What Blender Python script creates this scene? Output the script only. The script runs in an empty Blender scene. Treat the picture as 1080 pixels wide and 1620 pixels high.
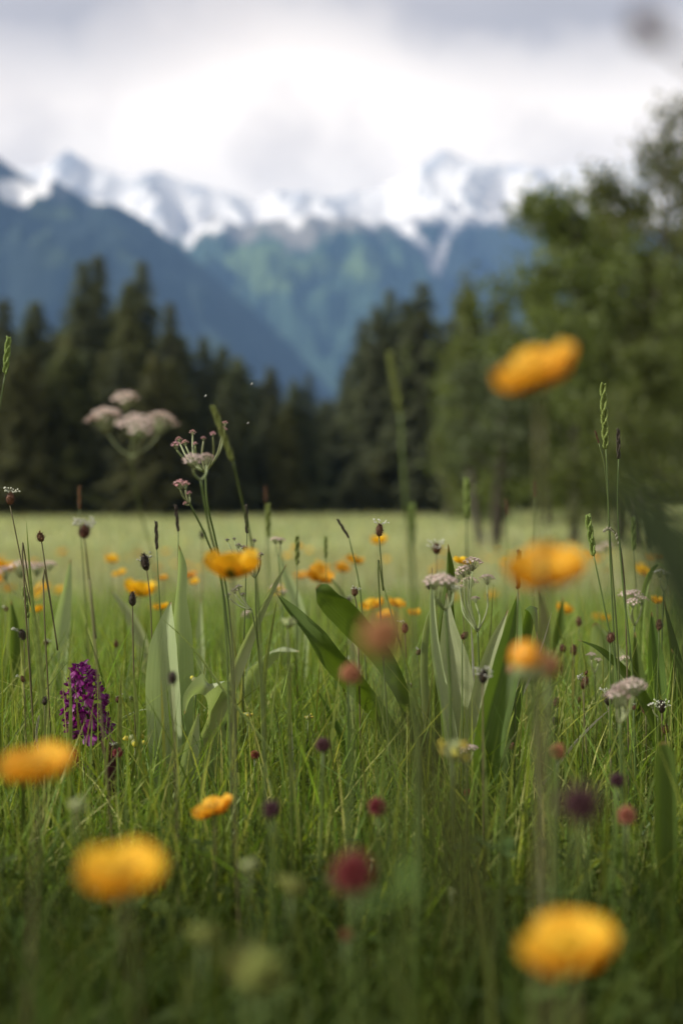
import bpy, math, random
import numpy as np
from mathutils import Vector, Matrix, noise, Quaternion
R = math.radians
random.seed(11)
rng = np.random.default_rng(11)
scn = bpy.context.scene
COL = scn.collection

# ------------------------------------------------------------------ camera
FPX = 2250.0            # focal length in photograph pixels (1080 x 1620, 50 mm on 36 mm)
H0 = 770.0              # picture row of the true horizon
CAMZ = 0.38
PITCH = math.atan((810.0 - H0) / FPX)
FOCUS = 1.32
cam_d = bpy.data.cameras.new('camera'); cam = bpy.data.objects.new('camera', cam_d); COL.objects.link(cam)
cam.location = (0, 0, CAMZ); cam.rotation_euler = (R(90) - PITCH, 0, 0)
cam_d.sensor_fit = 'VERTICAL'; cam_d.sensor_height = 36.0; cam_d.sensor_width = 24.0; cam_d.lens = 50.0
cam_d.clip_start = 0.02; cam_d.clip_end = 40000
cam_d.dof.use_dof = True; cam_d.dof.focus_distance = FOCUS; cam_d.dof.aperture_fstop = 3.9
scn.camera = cam
FWD = Vector((0, math.cos(PITCH), -math.sin(PITCH)))
UPV = Vector((0, math.sin(PITCH), math.cos(PITCH)))
RIGHT = Vector((1, 0, 0))
Z = Vector((0, 0, 1))

def ground_z(x, y):
    y = max(y, 0.0)
    return -1.2 * (1 - math.exp(-y / 22.0))
def ground_np(x, y):
    y = np.maximum(y, 0.0)
    return -1.2 * (1 - np.exp(-y / 22.0))
def W(px, py, d):
    """world point seen at picture point (px, py) at distance d"""
    return Vector((0, 0, CAMZ)) + FWD * d + RIGHT * ((px - 540.0) / FPX * d) + UPV * ((810.0 - py) / FPX * d)
def G(px, d):
    x = (px - 540.0) / FPX * d
    return Vector((x, d, ground_z(x, d)))

# ------------------------------------------------------------------ materials
def nodes(name):
    m = bpy.data.materials.new(name); m.use_nodes = True
    nt = m.node_tree; nt.nodes.clear()
    return m, nt
def N(nt, t, **kw):
    n = nt.nodes.new(t)
    for k, v in kw.items():
        if k.startswith('i_'):
            n.inputs[k[2:].replace('_', ' ')].default_value = v
        else: setattr(n, k, v)
    return n
def rgba(c): return (c[0], c[1], c[2], 1.0)
def mixc(nt, fac, a, b, blend='MIX'):
    n = nt.nodes.new('ShaderNodeMix'); n.data_type = 'RGBA'; n.blend_type = blend
    for k, v in ((0, fac), (6, a), (7, b)):
        if isinstance(v, (int, float)): n.inputs[k].default_value = v
        elif isinstance(v, tuple): n.inputs[k].default_value = rgba(v)
        else: nt.links.new(v, n.inputs[k])
    return n.outputs[2]
def mth(nt, op, a, b=None, c=None, clamp=False):
    n = nt.nodes.new('ShaderNodeMath'); n.operation = op; n.use_clamp = clamp
    for k, v in enumerate((a, b, c)):
        if v is None: continue
        if isinstance(v, (int, float)): n.inputs[k].default_value = v
        else: nt.links.new(v, n.inputs[k])
    return n.outputs[0]
def ramp(nt, fac, stops):
    n = nt.nodes.new('ShaderNodeValToRGB'); e = n.color_ramp.elements
    while len(e) < len(stops): e.new(0.5)
    for k, (p, c) in enumerate(stops): e[k].position = p; e[k].color = rgba(c) if not isinstance(c, float) else (c, c, c, 1)
    nt.links.new(fac, n.inputs[0]); return n.outputs[0]

def plant_mat(name, ca, cb, trans=0.35, tcol=None, rough=0.5, scale=60.0, veins=0.0, attr=None, spec=0.35, sheen=0.0, bump=0.0):
    """thin plant tissue: reflects and lets light through"""
    m, nt = nodes(name)
    out = N(nt, 'ShaderNodeOutputMaterial')
    tc = N(nt, 'ShaderNodeTexCoord')
    nz = N(nt, 'ShaderNodeTexNoise'); nz.inputs['Scale'].default_value = scale; nz.inputs['Detail'].default_value = 4
    nt.links.new(tc.outputs['Object'], nz.inputs['Vector'])
    fac = ramp(nt, nz.outputs[0], [(0.35, 0.0), (0.65, 1.0)])
    col = mixc(nt, fac, ca, cb)
    oi = N(nt, 'ShaderNodeObjectInfo')
    hs = N(nt, 'ShaderNodeHueSaturation')
    nt.links.new(mth(nt, 'MULTIPLY_ADD', oi.outputs['Random'], 0.03, 0.485), hs.inputs['Hue'])
    nt.links.new(mth(nt, 'MULTIPLY_ADD', oi.outputs['Random'], 0.35, 0.82), hs.inputs['Value'])
    nt.links.new(col, hs.inputs['Color']); col = hs.outputs[0]
    nrm = None
    if veins:
        uv = N(nt, 'ShaderNodeUVMap')
        sx = N(nt, 'ShaderNodeSeparateXYZ'); nt.links.new(uv.outputs[0], sx.inputs[0])
        wv = mth(nt, 'SINE', mth(nt, 'MULTIPLY', sx.outputs[0], 62.0))
        st = N(nt, 'ShaderNodeTexNoise'); st.inputs['Scale'].default_value = 1.0
        mp = N(nt, 'ShaderNodeMapping'); mp.inputs['Scale'].default_value = (26, 2.2, 1); nt.links.new(uv.outputs[0], mp.inputs[0]); nt.links.new(mp.outputs[0], st.inputs['Vector'])
        f2 = mth(nt, 'ADD', mth(nt, 'MULTIPLY', wv, 0.25), st.outputs[0], clamp=True)
        col = mixc(nt, mth(nt, 'MULTIPLY', f2, veins), col, tuple(min(1, v * 1.9) for v in cb))
        tipf = ramp(nt, mth(nt, 'ADD', sx.outputs[1], mth(nt, 'MULTIPLY', mth(nt, 'SUBTRACT', nz.outputs[0], .5), .08)), [(.955, 0.0), (.985, .8)])
        col = mixc(nt, tipf, col, (0.30, 0.21, 0.10))     # dried leaf tip
        bp = N(nt, 'ShaderNodeBump'); bp.inputs['Strength'].default_value = 0.35; bp.inputs['Distance'].default_value = 0.0006
        nt.links.new(f2, bp.inputs['Height']); nrm = bp.outputs[0]
    elif bump:
        bp = N(nt, 'ShaderNodeBump'); bp.inputs['Strength'].default_value = bump; bp.inputs['Distance'].default_value = 0.001
        nt.links.new(nz.outputs[0], bp.inputs['Height']); nrm = bp.outputs[0]
    if attr:
        at = N(nt, 'ShaderNodeAttribute'); at.attribute_name = attr
        col = mixc(nt, 1.0, col, at.outputs['Color'], 'MULTIPLY')
    p = N(nt, 'ShaderNodeBsdfPrincipled'); p.inputs['Roughness'].default_value = rough
    p.inputs['Specular IOR Level'].default_value = spec
    if sheen: p.inputs['Sheen Weight'].default_value = sheen
    nt.links.new(col, p.inputs['Base Color'])
    if nrm: nt.links.new(nrm, p.inputs['Normal'])
    t = N(nt, 'ShaderNodeBsdfTranslucent')
    k = tcol or (1.25, 1.3, 0.7)
    nt.links.new(mixc(nt, 1.0, col, k, 'MULTIPLY'), t.inputs['Color'])
    mx = N(nt, 'ShaderNodeMixShader'); mx.inputs[0].default_value = trans
    nt.links.new(p.outputs[0], mx.inputs[1]); nt.links.new(t.outputs[0], mx.inputs[2])
    nt.links.new(mx.outputs[0], out.inputs['Surface'])
    return m

M = {}
M['grass'] = plant_mat('grass', (0.152, 0.208, 0.032), (0.205, 0.262, 0.05), trans=0.45, tcol=(1.3, 1.4, 0.5), rough=0.45, spec=.18, scale=8, attr='tint')
M['grass_near_shade'] = plant_mat('grass_near_shade', (0.040, 0.060, 0.008), (0.06, 0.080, 0.012), trans=0.30, tcol=(1.4, 1.4, 0.5), rough=0.6, scale=8, attr='tint', spec=.1)  # darker copy of the grass, foreground shade put into its colour
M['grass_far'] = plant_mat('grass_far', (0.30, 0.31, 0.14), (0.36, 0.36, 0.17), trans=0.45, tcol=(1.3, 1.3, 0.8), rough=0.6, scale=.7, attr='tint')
M['herb'] = plant_mat('herb', (0.045, 0.075, 0.014), (0.065, 0.10, 0.02), trans=0.30, rough=0.7, spec=.15, scale=40, attr='tint')
M['glaucous'] = plant_mat('glaucous_leaf', (0.245, 0.29, 0.14), (0.315, 0.35, 0.19), trans=0.32, tcol=(1.2, 1.35, 0.6), rough=0.42, scale=9, veins=0.14, spec=0.4)
M['dark_leaf'] = plant_mat('dark_leaf', (0.062, 0.10, 0.020), (0.085, 0.13, 0.028), trans=0.36, tcol=(1.5, 1.5, 0.4), rough=0.5, scale=9, veins=0.14, spec=0.14)
M['bluegreen_leaf'] = plant_mat('bluish_leaf', (0.035, 0.055, 0.026), (0.05, 0.07, 0.032), trans=0.25, rough=0.6, scale=9, spec=.1)  # dark bluish green of the large leaf at the right edge
M['brown_leaf'] = plant_mat('brown_leaf', (0.06, 0.065, 0.022), (0.08, 0.08, 0.028), trans=0.25, rough=0.7, scale=18, spec=.15)
M['stem_green'] = plant_mat('stem_green', (0.07, 0.105, 0.022), (0.11, 0.15, 0.035), trans=0.2, rough=0.5, scale=30)
M['stem_brown'] = plant_mat('stem_brown', (0.09, 0.085, 0.03), (0.13, 0.11, 0.045), trans=0.1, rough=0.6, scale=30)
M['stem_pale'] = plant_mat('stem_pale', (0.24, 0.28, 0.12), (0.30, 0.33, 0.17), trans=0.25, rough=0.5, scale=30)
M['petal_yellow'] = plant_mat('petal_yellow', (0.72, 0.41, 0.022), (0.80, 0.50, 0.032), trans=0.40, tcol=(1.1, .85, .4), rough=0.6, scale=90, spec=.15)
M['petal_shade_amber'] = plant_mat('petal_shade_amber', (0.72, 0.37, 0.03), (0.78, 0.46, 0.04), trans=0.40, tcol=(1.1, .85, .45), rough=0.6, scale=90, spec=.15)  # petal yellow shifted to amber, the shadow side put into the colour
M['calyx_olive'] = plant_mat('calyx_olive', (0.17, 0.19, 0.045), (0.24, 0.25, 0.07), trans=0.3, tcol=(1, 1, 1), rough=0.6, scale=90, spec=.1)
M['stamen_yellow'] = plant_mat('stamen_yellow', (0.75, 0.42, 0.02), (0.55, 0.36, 0.03), trans=0.2, tcol=(1, 1, 1), rough=0.5, scale=400)
M['petal_orange'] = plant_mat('petal_orange', (0.72, 0.26, 0.02), (0.8, 0.38, 0.03), trans=0.4, tcol=(1, 1, 1), rough=0.4, scale=90)
M['rattle_yellow'] = plant_mat('rattle_yellow', (0.60, 0.52, 0.10), (0.7, 0.55, 0.06), trans=0.4, tcol=(1, 1, 1), rough=0.4, scale=90)
M['calyx_pale'] = plant_mat('calyx_pale', (0.30, 0.35, 0.13), (0.4, 0.42, 0.2), trans=0.4, tcol=(1, 1, 1), rough=0.5, scale=90)
M['head_brown'] = plant_mat('head_brown', (0.075, 0.035, 0.018), (0.17, 0.085, 0.04), trans=0.12, tcol=(1.5, 1, .6), rough=0.65, scale=260, bump=.8)
M['head_dark'] = plant_mat('head_dark', (0.025, 0.02, 0.014), (0.075, 0.055, 0.035), trans=0.06, tcol=(1, 1, 1), rough=0.6, scale=260, bump=.8)
M['head_rust'] = plant_mat('head_rust', (0.38, 0.15, 0.075), (0.48, 0.24, 0.13), trans=0.3, tcol=(1.2, 1, .8), rough=0.6, scale=160)
M['anther_white'] = plant_mat('anther_white', (0.62, 0.63, 0.50), (0.72, 0.72, 0.62), trans=0.4, tcol=(1, 1, 1), rough=0.5, scale=200)
M['pink'] = plant_mat('pink_floret', (0.66, 0.49, 0.43), (0.76, 0.64, 0.56), trans=0.35, tcol=(1, .95, .95), rough=0.6, scale=160)
M['pink_bud'] = plant_mat('pink_bud', (0.55, 0.27, 0.27), (0.64, 0.44, 0.40), trans=0.35, tcol=(1, .95, .95), rough=0.6, scale=160)
M['grey_bud'] = plant_mat('grey_bud', (0.22, 0.19, 0.15), (0.34, 0.31, 0.24), trans=0.2, tcol=(1, 1, 1), rough=0.7, scale=160)
M['orchid'] = plant_mat('orchid_petal', (0.11, 0.007, 0.095), (0.24, 0.017, 0.20), trans=0.38, tcol=(1.2, .8, 1.1), rough=0.45, scale=150)
M['orchid_dark'] = plant_mat('orchid_bract', (0.06, 0.012, 0.04), (0.085, 0.03, 0.05), trans=0.25, tcol=(1.3, .8, 1), rough=0.5, scale=120)
M['clover'] = plant_mat('clover_floret', (0.19, 0.030, 0.026), (0.28, 0.065, 0.055), trans=0.3, tcol=(1.2, 1, 1), rough=0.6, scale=200)
M['head_plum'] = plant_mat('head_plum', (0.055, 0.022, 0.028), (0.11, 0.045, 0.05), trans=0.2, tcol=(1.2, 1, 1), rough=0.7, scale=200)
M['straw'] = plant_mat('straw', (0.42, 0.40, 0.27), (0.52, 0.5, 0.38), trans=0.35, tcol=(1, 1, 1), rough=0.5, scale=60)
M['spike_green'] = plant_mat('spike_green', (0.17, 0.22, 0.045), (0.24, 0.30, 0.08), trans=0.3, rough=0.55, scale=200)
M['insect'] = plant_mat('insect', (0.25, 0.23, 0.2), (0.4, 0.38, 0.34), trans=0.4, tcol=(1, 1, 1), rough=0.5, scale=400)
M['conifer'] = plant_mat('conifer_needles', (0.095, 0.112, 0.058), (0.125, 0.142, 0.072), trans=0.35, rough=0.7, scale=1.2)
M['conifer_light'] = plant_mat('conifer_light', (0.10, 0.11, 0.038), (0.135, 0.145, 0.05), trans=0.35, rough=0.7, scale=1.2)
M['foliage'] = plant_mat('foliage', (0.085, 0.105, 0.026), (0.12, 0.14, 0.036), trans=0.35, rough=0.5, scale=1.5)
M['foliage_light'] = plant_mat('foliage_light', (0.095, 0.115, 0.028), (0.13, 0.155, 0.04), trans=0.38, rough=0.5, scale=1.5)
M['foliage_grey'] = plant_mat('foliage_grey', (0.065, 0.085, 0.035), (0.10, 0.12, 0.055), trans=0.3, rough=0.6, scale=1.5)
M['bark'] = plant_mat('bark', (0.04, 0.033, 0.025), (0.075, 0.065, 0.05), trans=0.0, rough=0.9, scale=6, bump=.6)
M['bark_grey'] = plant_mat('bark_grey', (0.10, 0.095, 0.08), (0.17, 0.16, 0.14), trans=0.0, rough=0.9, scale=6, bump=.6)

# ------------------------------------------------------------------ mesh builder
class MB:
    def __init__(s): s.v = []; s.f = []; s.uv = {}
    def add(s, vs, fs):
        o = len(s.v); s.v += [tuple(v) for v in vs]; s.f += [tuple(i + o for i in f) for f in fs]
    def tube(s, pts, radii, n=6, cap=True):
        o = len(s.v); k = len(pts)
        prev = None
        for i, p in enumerate(pts):
            t = (pts[min(i + 1, k - 1)] - pts[max(i - 1, 0)])
            t = t.normalized() if t.length > 1e-9 else Z.copy()
            if prev is None:
                a = t.cross(Vector((0.3, 1, 0.2))); a.normalize()
            else:
                a = prev - t * prev.dot(t)
                a = a.normalized() if a.length > 1e-6 else t.orthogonal().normalized()
            prev = a; b = t.cross(a)
            for j in range(n):
                q = 2 * math.pi * j / n
                s.v.append(tuple(p + (a * math.cos(q) + b * math.sin(q)) * radii[i]))
        for i in range(k - 1):
            for j in range(n):
                j2 = (j + 1) % n
                s.f.append((o + i * n + j, o + i * n + j2, o + (i + 1) * n + j2, o + (i + 1) * n + j))
        if cap:
            s.f.append(tuple(o + j for j in range(n))[::-1]); s.f.append(tuple(o + (k - 1) * n + j for j in range(n)))
    def ball(s, c, r, axis=None, ax=1.0, nu=7, nv=5, jit=0.0):
        """ellipsoid, ax times longer along axis"""
        ax_v = (axis or Z).normalized(); a = ax_v.orthogonal().normalized(); b = ax_v.cross(a)
        o = len(s.v)
        s.v.append(tuple(c - ax_v * r * ax))
        for i in range(1, nv):
            th = math.pi * i / nv
            for j in range(nu):
                q = 2 * math.pi * (j + (i % 2) * .5) / nu
                rr = r * (1 + random.uniform(-jit, jit))
                s.v.append(tuple(c - ax_v * (math.cos(th) * rr * ax) + (a * math.cos(q) + b * math.sin(q)) * (math.sin(th) * rr)))
        s.v.append(tuple(c + ax_v * r * ax))
        e = len(s.v) - 1
        for j in range(nu):
            s.f.append((o, o + 1 + (j + 1) % nu, o + 1 + j))
            s.f.append((e, e - nu + j, e - nu + (j + 1) % nu))
        for i in range(nv - 2):
            for j in range(nu):
                p = o + 1 + i * nu
                s.f.append((p + j, p + (j + 1) % nu, p + nu + (j + 1) % nu, p + nu + j))
    def ribbon(s, pts, widths, sides, cup=0.2, nx=4, wave=0.0, fold=0.0):
        """leaf blade: path, full widths, unit width directions; cup bends the cross-section"""
        o = len(s.v); k = len(pts)
        for i, p in enumerate(pts):
            t = pts[min(i + 1, k - 1)] - pts[max(i - 1, 0)]
            t.normalize()
            sd = sides[i] - t * sides[i].dot(t); sd.normalize()
            nrm = sd.cross(t)
            for j in range(nx + 1):
                u = j / nx * 2 - 1
                c = cup * (u * u) + fold * abs(u)
                off = nrm * (widths[i] * (c + wave * math.sin(i * .9 + u * 2.0) * u * u))
                s.v.append(tuple(p + sd * (u * widths[i] * .5) + off))
                s.uv[o + i * (nx + 1) + j] = (j / nx, i / (k - 1))
        for i in range(k - 1):
            for j in range(nx):
                a = o + i * (nx + 1) + j
                s.f.append((a, a + 1, a + nx + 2, a + nx + 1))
    def mesh(s, name, mat, smooth=True, origin=None):
        me = bpy.data.meshes.new(name)
        vs = s.v if origin is None else [(x - origin.x, y - origin.y, z - origin.z) for x, y, z in s.v]
        me.from_pydata(vs, [], s.f)
        if s.uv:
            ul = me.uv_layers.new(name='UVMap')
            for li, lp in enumerate(me.loops): ul.data[li].uv = s.uv.get(lp.vertex_index, (0, 0))
        if smooth: me.shade_smooth()
        me.materials.append(mat); me.update()
        return me

def link(name, me, parent=None, loc=None):
    o = bpy.data.objects.new(name, me); COL.objects.link(o)
    if parent is not None: o.parent = parent
    if loc is not None: o.location = loc
    return o
def tag(o, label=None, cat=None, group=None, kind=None):
    if label: o['label'] = label
    if cat: o['category'] = cat
    if group: o['group'] = group
    if kind: o['kind'] = kind
    return o
def thing(name, loc, label, cat, group=None):
    o = bpy.data.objects.new(name, None); COL.objects.link(o); o.location = loc; o.empty_display_size = .02
    return tag(o, label, cat, group)
def part(name, mb, mat, root, label=None, smooth=True):
    """mesh built in world space, stored relative to its thing's base"""
    o = link(name, mb.mesh(name, M[mat], smooth, Vector(root.location)), root)
    if label: o['label'] = label
    return o
def put(name, me, root, pos, axis, scale, spin=None):
    """shared mesh (made along +Z at the origin) placed at a world point"""
    o = link(name, me, root)
    q = Z.rotation_difference(axis.normalized()) @ Quaternion(Z, random.uniform(0, 6.28) if spin is None else spin)
    o.rotation_mode = 'QUATERNION'; o.rotation_quaternion = q
    o.location = pos - Vector(root.location); o.scale = (scale,) * 3
    return o
def smooth_path(ctrl, n):
    """Catmull-Rom through the control points"""
    c = [ctrl[0] * 2 - ctrl[1]] + list(ctrl) + [ctrl[-1] * 2 - ctrl[-2]]
    out = []; segs = len(ctrl) - 1; kt = [0.0]
    for a, b in zip(c, c[1:]): kt.append(kt[-1] + max((b - a).length, 1e-7) ** .5)
    for i in range(n):
        x = i / (n - 1) * segs; k = min(int(x), segs - 1); f = x - k
        p0, p1, p2, p3 = c[k:k + 4]; t0, t1, t2, t3 = kt[k:k + 4]; t = t1 + (t2 - t1) * f
        a1 = p0 * ((t1 - t) / (t1 - t0)) + p1 * ((t - t0) / (t1 - t0)); a2 = p1 * ((t2 - t) / (t2 - t1)) + p2 * ((t - t1) / (t2 - t1)); a3 = p2 * ((t3 - t) / (t3 - t2)) + p3 * ((t - t2) / (t3 - t2))
        b1 = a1 * ((t2 - t) / (t2 - t0)) + a2 * ((t - t0) / (t2 - t0)); b2 = a2 * ((t3 - t) / (t3 - t1)) + a3 * ((t - t1) / (t3 - t1))
        out.append(b1 * ((t2 - t) / (t2 - t1)) + b2 * ((t - t1) / (t2 - t1)))
    return out
def lerp_list(vals, n):
    out = []; m = len(vals) - 1
    for i in range(n):
        x = i / (n - 1) * m; k = min(int(x), m - 1); t = x - k
        t = t * t * (3 - 2 * t) if isinstance(vals[0], (int, float)) and False else t
        out.append(vals[k] * (1 - t) + vals[k + 1] * t)
    return out
def rnd_dir():
    while True:
        v = Vector((random.uniform(-1, 1), random.uniform(-1, 1), random.uniform(-1, 1)))
        if 0.05 < v.length < 1: return v.normalized()
# ------------------------------------------------------------------ sky, sun, air
SUN = Vector((-0.78, -0.22, 0.66)).normalized()
w = bpy.data.worlds.new('World'); scn.world = w; w.use_nodes = True
nt = w.node_tree; nt.nodes.clear()
wo = N(nt, 'ShaderNodeOutputWorld'); bg = N(nt, 'ShaderNodeBackground'); nt.links.new(bg.outputs[0], wo.inputs[0])
sky = N(nt, 'ShaderNodeTexSky'); sky.sky_type = 'NISHITA'; sky.sun_disc = False
sky.sun_elevation = math.asin(SUN.z); sky.sun_rotation = math.atan2(SUN.x, SUN.y)
sky.air_density = 1.0; sky.dust_density = 2.0
tc = N(nt, 'ShaderNodeTexCoord'); sx = N(nt, 'ShaderNodeSeparateXYZ'); nt.links.new(tc.outputs['Generated'], sx.inputs[0])
n1 = N(nt, 'ShaderNodeTexNoise'); n1.inputs['Scale'].default_value = 9.0; n1.inputs['Detail'].default_value = 5; n1.inputs['Roughness'].default_value = .5
nt.links.new(tc.outputs['Generated'], n1.inputs['Vector'])
n2 = N(nt, 'ShaderNodeTexNoise'); n2.inputs['Scale'].default_value = 3.0; n2.inputs['Detail'].default_value = 3
nt.links.new(tc.outputs['Generated'], n2.inputs['Vector'])
# the bright cloud bank low in the north, a grey cloud deck above it
bx = mth(nt, 'MULTIPLY', mth(nt, 'ADD', sx.outputs[0], 0.035), 10.0)
bulge = mth(nt, 'POWER', 2.718, mth(nt, 'MULTIPLY', mth(nt, 'MULTIPLY', bx, bx), -1.0))
zz = mth(nt, 'SUBTRACT', sx.outputs[2], mth(nt, 'MULTIPLY', bulge, 0.035))
zz = mth(nt, 'SUBTRACT', zz, mth(nt, 'MULTIPLY', sx.outputs[0], 0.03))
zz = mth(nt, 'ADD', zz, mth(nt, 'MULTIPLY', mth(nt, 'SUBTRACT', n1.outputs[0], .5), 0.10))
gr = ramp(nt, zz, [(0.250, 0.0), (0.308, 1.0)])
white = mixc(nt, ramp(nt, n1.outputs[0], [(.36, 0.0), (.56, 1.0)]), (1.26, 1.08, 0.90), (1.72, 1.50, 1.25))
grey = mixc(nt, ramp(nt, n2.outputs[0], [(.38, 0.0), (.62, 1.0)]), (0.52, 0.445, 0.39), (0.65, 0.56, 0.50))
zen = N(nt, 'ShaderNodeMapRange'); zen.inputs[1].default_value = .36; zen.inputs[2].default_value = .62; nt.links.new(sx.outputs[2], zen.inputs[0])
cl = mixc(nt, zen.outputs[0], mixc(nt, gr, white, grey), (0.26, 0.27, 0.29))     # unseen sky overhead darkened to weaken its fill light
# thin cloud lets a little of the blue through
sk = mixc(nt, 1.0, sky.outputs[0], (0.09, 0.09, 0.09), 'MULTIPLY')
nt.links.new(mixc(nt, 0.94, sk, cl), bg.inputs['Color']); bg.inputs['Strength'].default_value = 1.0

sd = bpy.data.lights.new('sun', 'SUN'); sd.energy = 5.0; sd.angle = R(1.5); sd.color = (1.0, 0.95, 0.86)
so = bpy.data.objects.new('sun', sd); COL.objects.link(so); so.rotation_mode = 'QUATERNION'
so.rotation_quaternion = (-SUN).to_track_quat('-Z', 'Y'); so.location = (0, 0, 50)

HZ_TOP = 1640.0
mb = MB(); X, Y0, Y1, Zb = 9500, -600, 7900, -2.6
vs = [(x, y, z) for z in (Zb, HZ_TOP) for x, y in ((-X, Y0), (X, Y0), (X, Y1), (-X, Y1))]
mb.add(vs, [(3, 2, 1, 0), (4, 5, 6, 7), (0, 1, 5, 4), (1, 2, 6, 5), (2, 3, 7, 6), (3, 0, 4, 7)])
hm, nt = nodes('haze'); ho = N(nt, 'ShaderNodeOutputMaterial'); pv = N(nt, 'ShaderNodeVolumePrincipled')
pv.inputs['Color'].default_value = (0.28, 0.50, 0.90, 1); pv.inputs['Density'].default_value = 0.00013
pv.inputs['Anisotropy'].default_value = 0.0; pv.inputs['Density Attribute'].default_value = ''
nt.links.new(pv.outputs[0], ho.inputs['Volume'])
hz = link('haze', mb.mesh('haze', hm, False)); tag(hz, 'thin blue air between the meadow and the mountains', 'haze', kind='stuff')

# ------------------------------------------------------------------ ground
def axis_steps(a, b, first, grow):
    out = [a]; s = first
    while out[-1] < b: out.append(out[-1] + s); s *= grow
    return out
ys = [-500, -100, -30, -10, -4, -1.5] + axis_steps(-0.5, 10800, 0.12, 1.06)
xp = axis_steps(0, 9000, 0.15, 1.16); xs = [-x for x in xp[:0:-1]] + xp
mb = MB(); vs = []
for y in ys:
    for x in xs:
        r = math.hypot(x, y)
        a = 0.012 if r < 12 else 0.05
        z = ground_z(x, y) + a * noise.noise(Vector((x * .9, y * .9, 0))) * (1 if r > 2.2 else .4)
        vs.append((x, y, z))
nx = len(xs)
fs = [(j * nx + i, j * nx + i + 1, (j + 1) * nx + i + 1, (j + 1) * nx + i) for j in range(len(ys) - 1) for i in range(nx - 1)]
mb.add(vs, fs)
gm, nt = nodes('meadow_ground'); go = N(nt, 'ShaderNodeOutputMaterial'); gp = N(nt, 'ShaderNodeBsdfPrincipled')
tc = N(nt, 'ShaderNodeTexCoord')
def gn(scale, detail=6):
    n = N(nt, 'ShaderNodeTexNoise'); n.inputs['Scale'].default_value = scale; n.inputs['Detail'].default_value = detail
    nt.links.new(tc.outputs['Object'], n.inputs['Vector']); return n.outputs[0]
sx = N(nt, 'ShaderNodeSeparateXYZ'); nt.links.new(tc.outputs['Object'], sx.inputs[0])
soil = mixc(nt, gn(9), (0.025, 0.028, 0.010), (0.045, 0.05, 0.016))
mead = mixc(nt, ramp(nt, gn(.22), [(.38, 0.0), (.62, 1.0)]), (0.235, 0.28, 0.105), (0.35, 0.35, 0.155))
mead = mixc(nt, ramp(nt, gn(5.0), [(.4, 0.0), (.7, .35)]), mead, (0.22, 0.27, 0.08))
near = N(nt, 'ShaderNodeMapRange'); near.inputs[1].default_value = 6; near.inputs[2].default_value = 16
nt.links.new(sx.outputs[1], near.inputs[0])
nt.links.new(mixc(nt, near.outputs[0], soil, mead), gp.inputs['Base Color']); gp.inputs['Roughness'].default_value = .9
gp.inputs['Specular IOR Level'].default_value = .1
bp = N(nt, 'ShaderNodeBump'); bp.inputs['Strength'].default_value = .6; bp.inputs['Distance'].default_value = .05
nt.links.new(gn(6), bp.inputs['Height']); nt.links.new(bp.outputs[0], gp.inputs['Normal'])
nt.links.new(gp.outputs[0], go.inputs[0])
tag(link('meadow_ground', mb.mesh('meadow_ground', gm)), kind='structure')

# ------------------------------------------------------------------ mountains
def mountain_mat(name, forest, alp, rock):
    m, nt = nodes(name); o = N(nt, 'ShaderNodeOutputMaterial'); p = N(nt, 'ShaderNodeBsdfPrincipled')
    at = N(nt, 'ShaderNodeAttribute'); at.attribute_name = 'cover'
    sx = N(nt, 'ShaderNodeSeparateColor'); nt.links.new(at.outputs['Color'], sx.inputs[0])
    tc = N(nt, 'ShaderNodeTexCoord')
    def n(sc):
        q = N(nt, 'ShaderNodeTexNoise'); q.inputs['Scale'].default_value = sc; q.inputs['Detail'].default_value = 7
        nt.links.new(tc.outputs['Object'], q.inputs['Vector']); return q.outputs[0]
    c = mixc(nt, ramp(nt, n(.02), [(.35, 0.0), (.65, 1.0)]), forest, tuple(v * 1.7 for v in forest))
    def edge(ch, sc, w):
        return ramp(nt, mth(nt, 'ADD', ch, mth(nt, 'MULTIPLY', mth(nt, 'SUBTRACT', n(sc), .5), w)), [(.42, 0.0), (.58, 1.0)])
    c = mixc(nt, edge(sx.outputs[1], .010, .9), c, alp)
    c = mixc(nt, edge(sx.outputs[2], .014, .9), c, rock)
    c = mixc(nt, edge(sx.outputs[0], .016, .8), c, (0.92, 0.88, 0.84))
    nt.links.new(c, p.inputs['Base Color']); p.inputs['Roughness'].default_value = .85; p.inputs['Specular IOR Level'].default_value = .1
    nt.links.new(p.outputs[0], o.inputs[0]); return m

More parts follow.
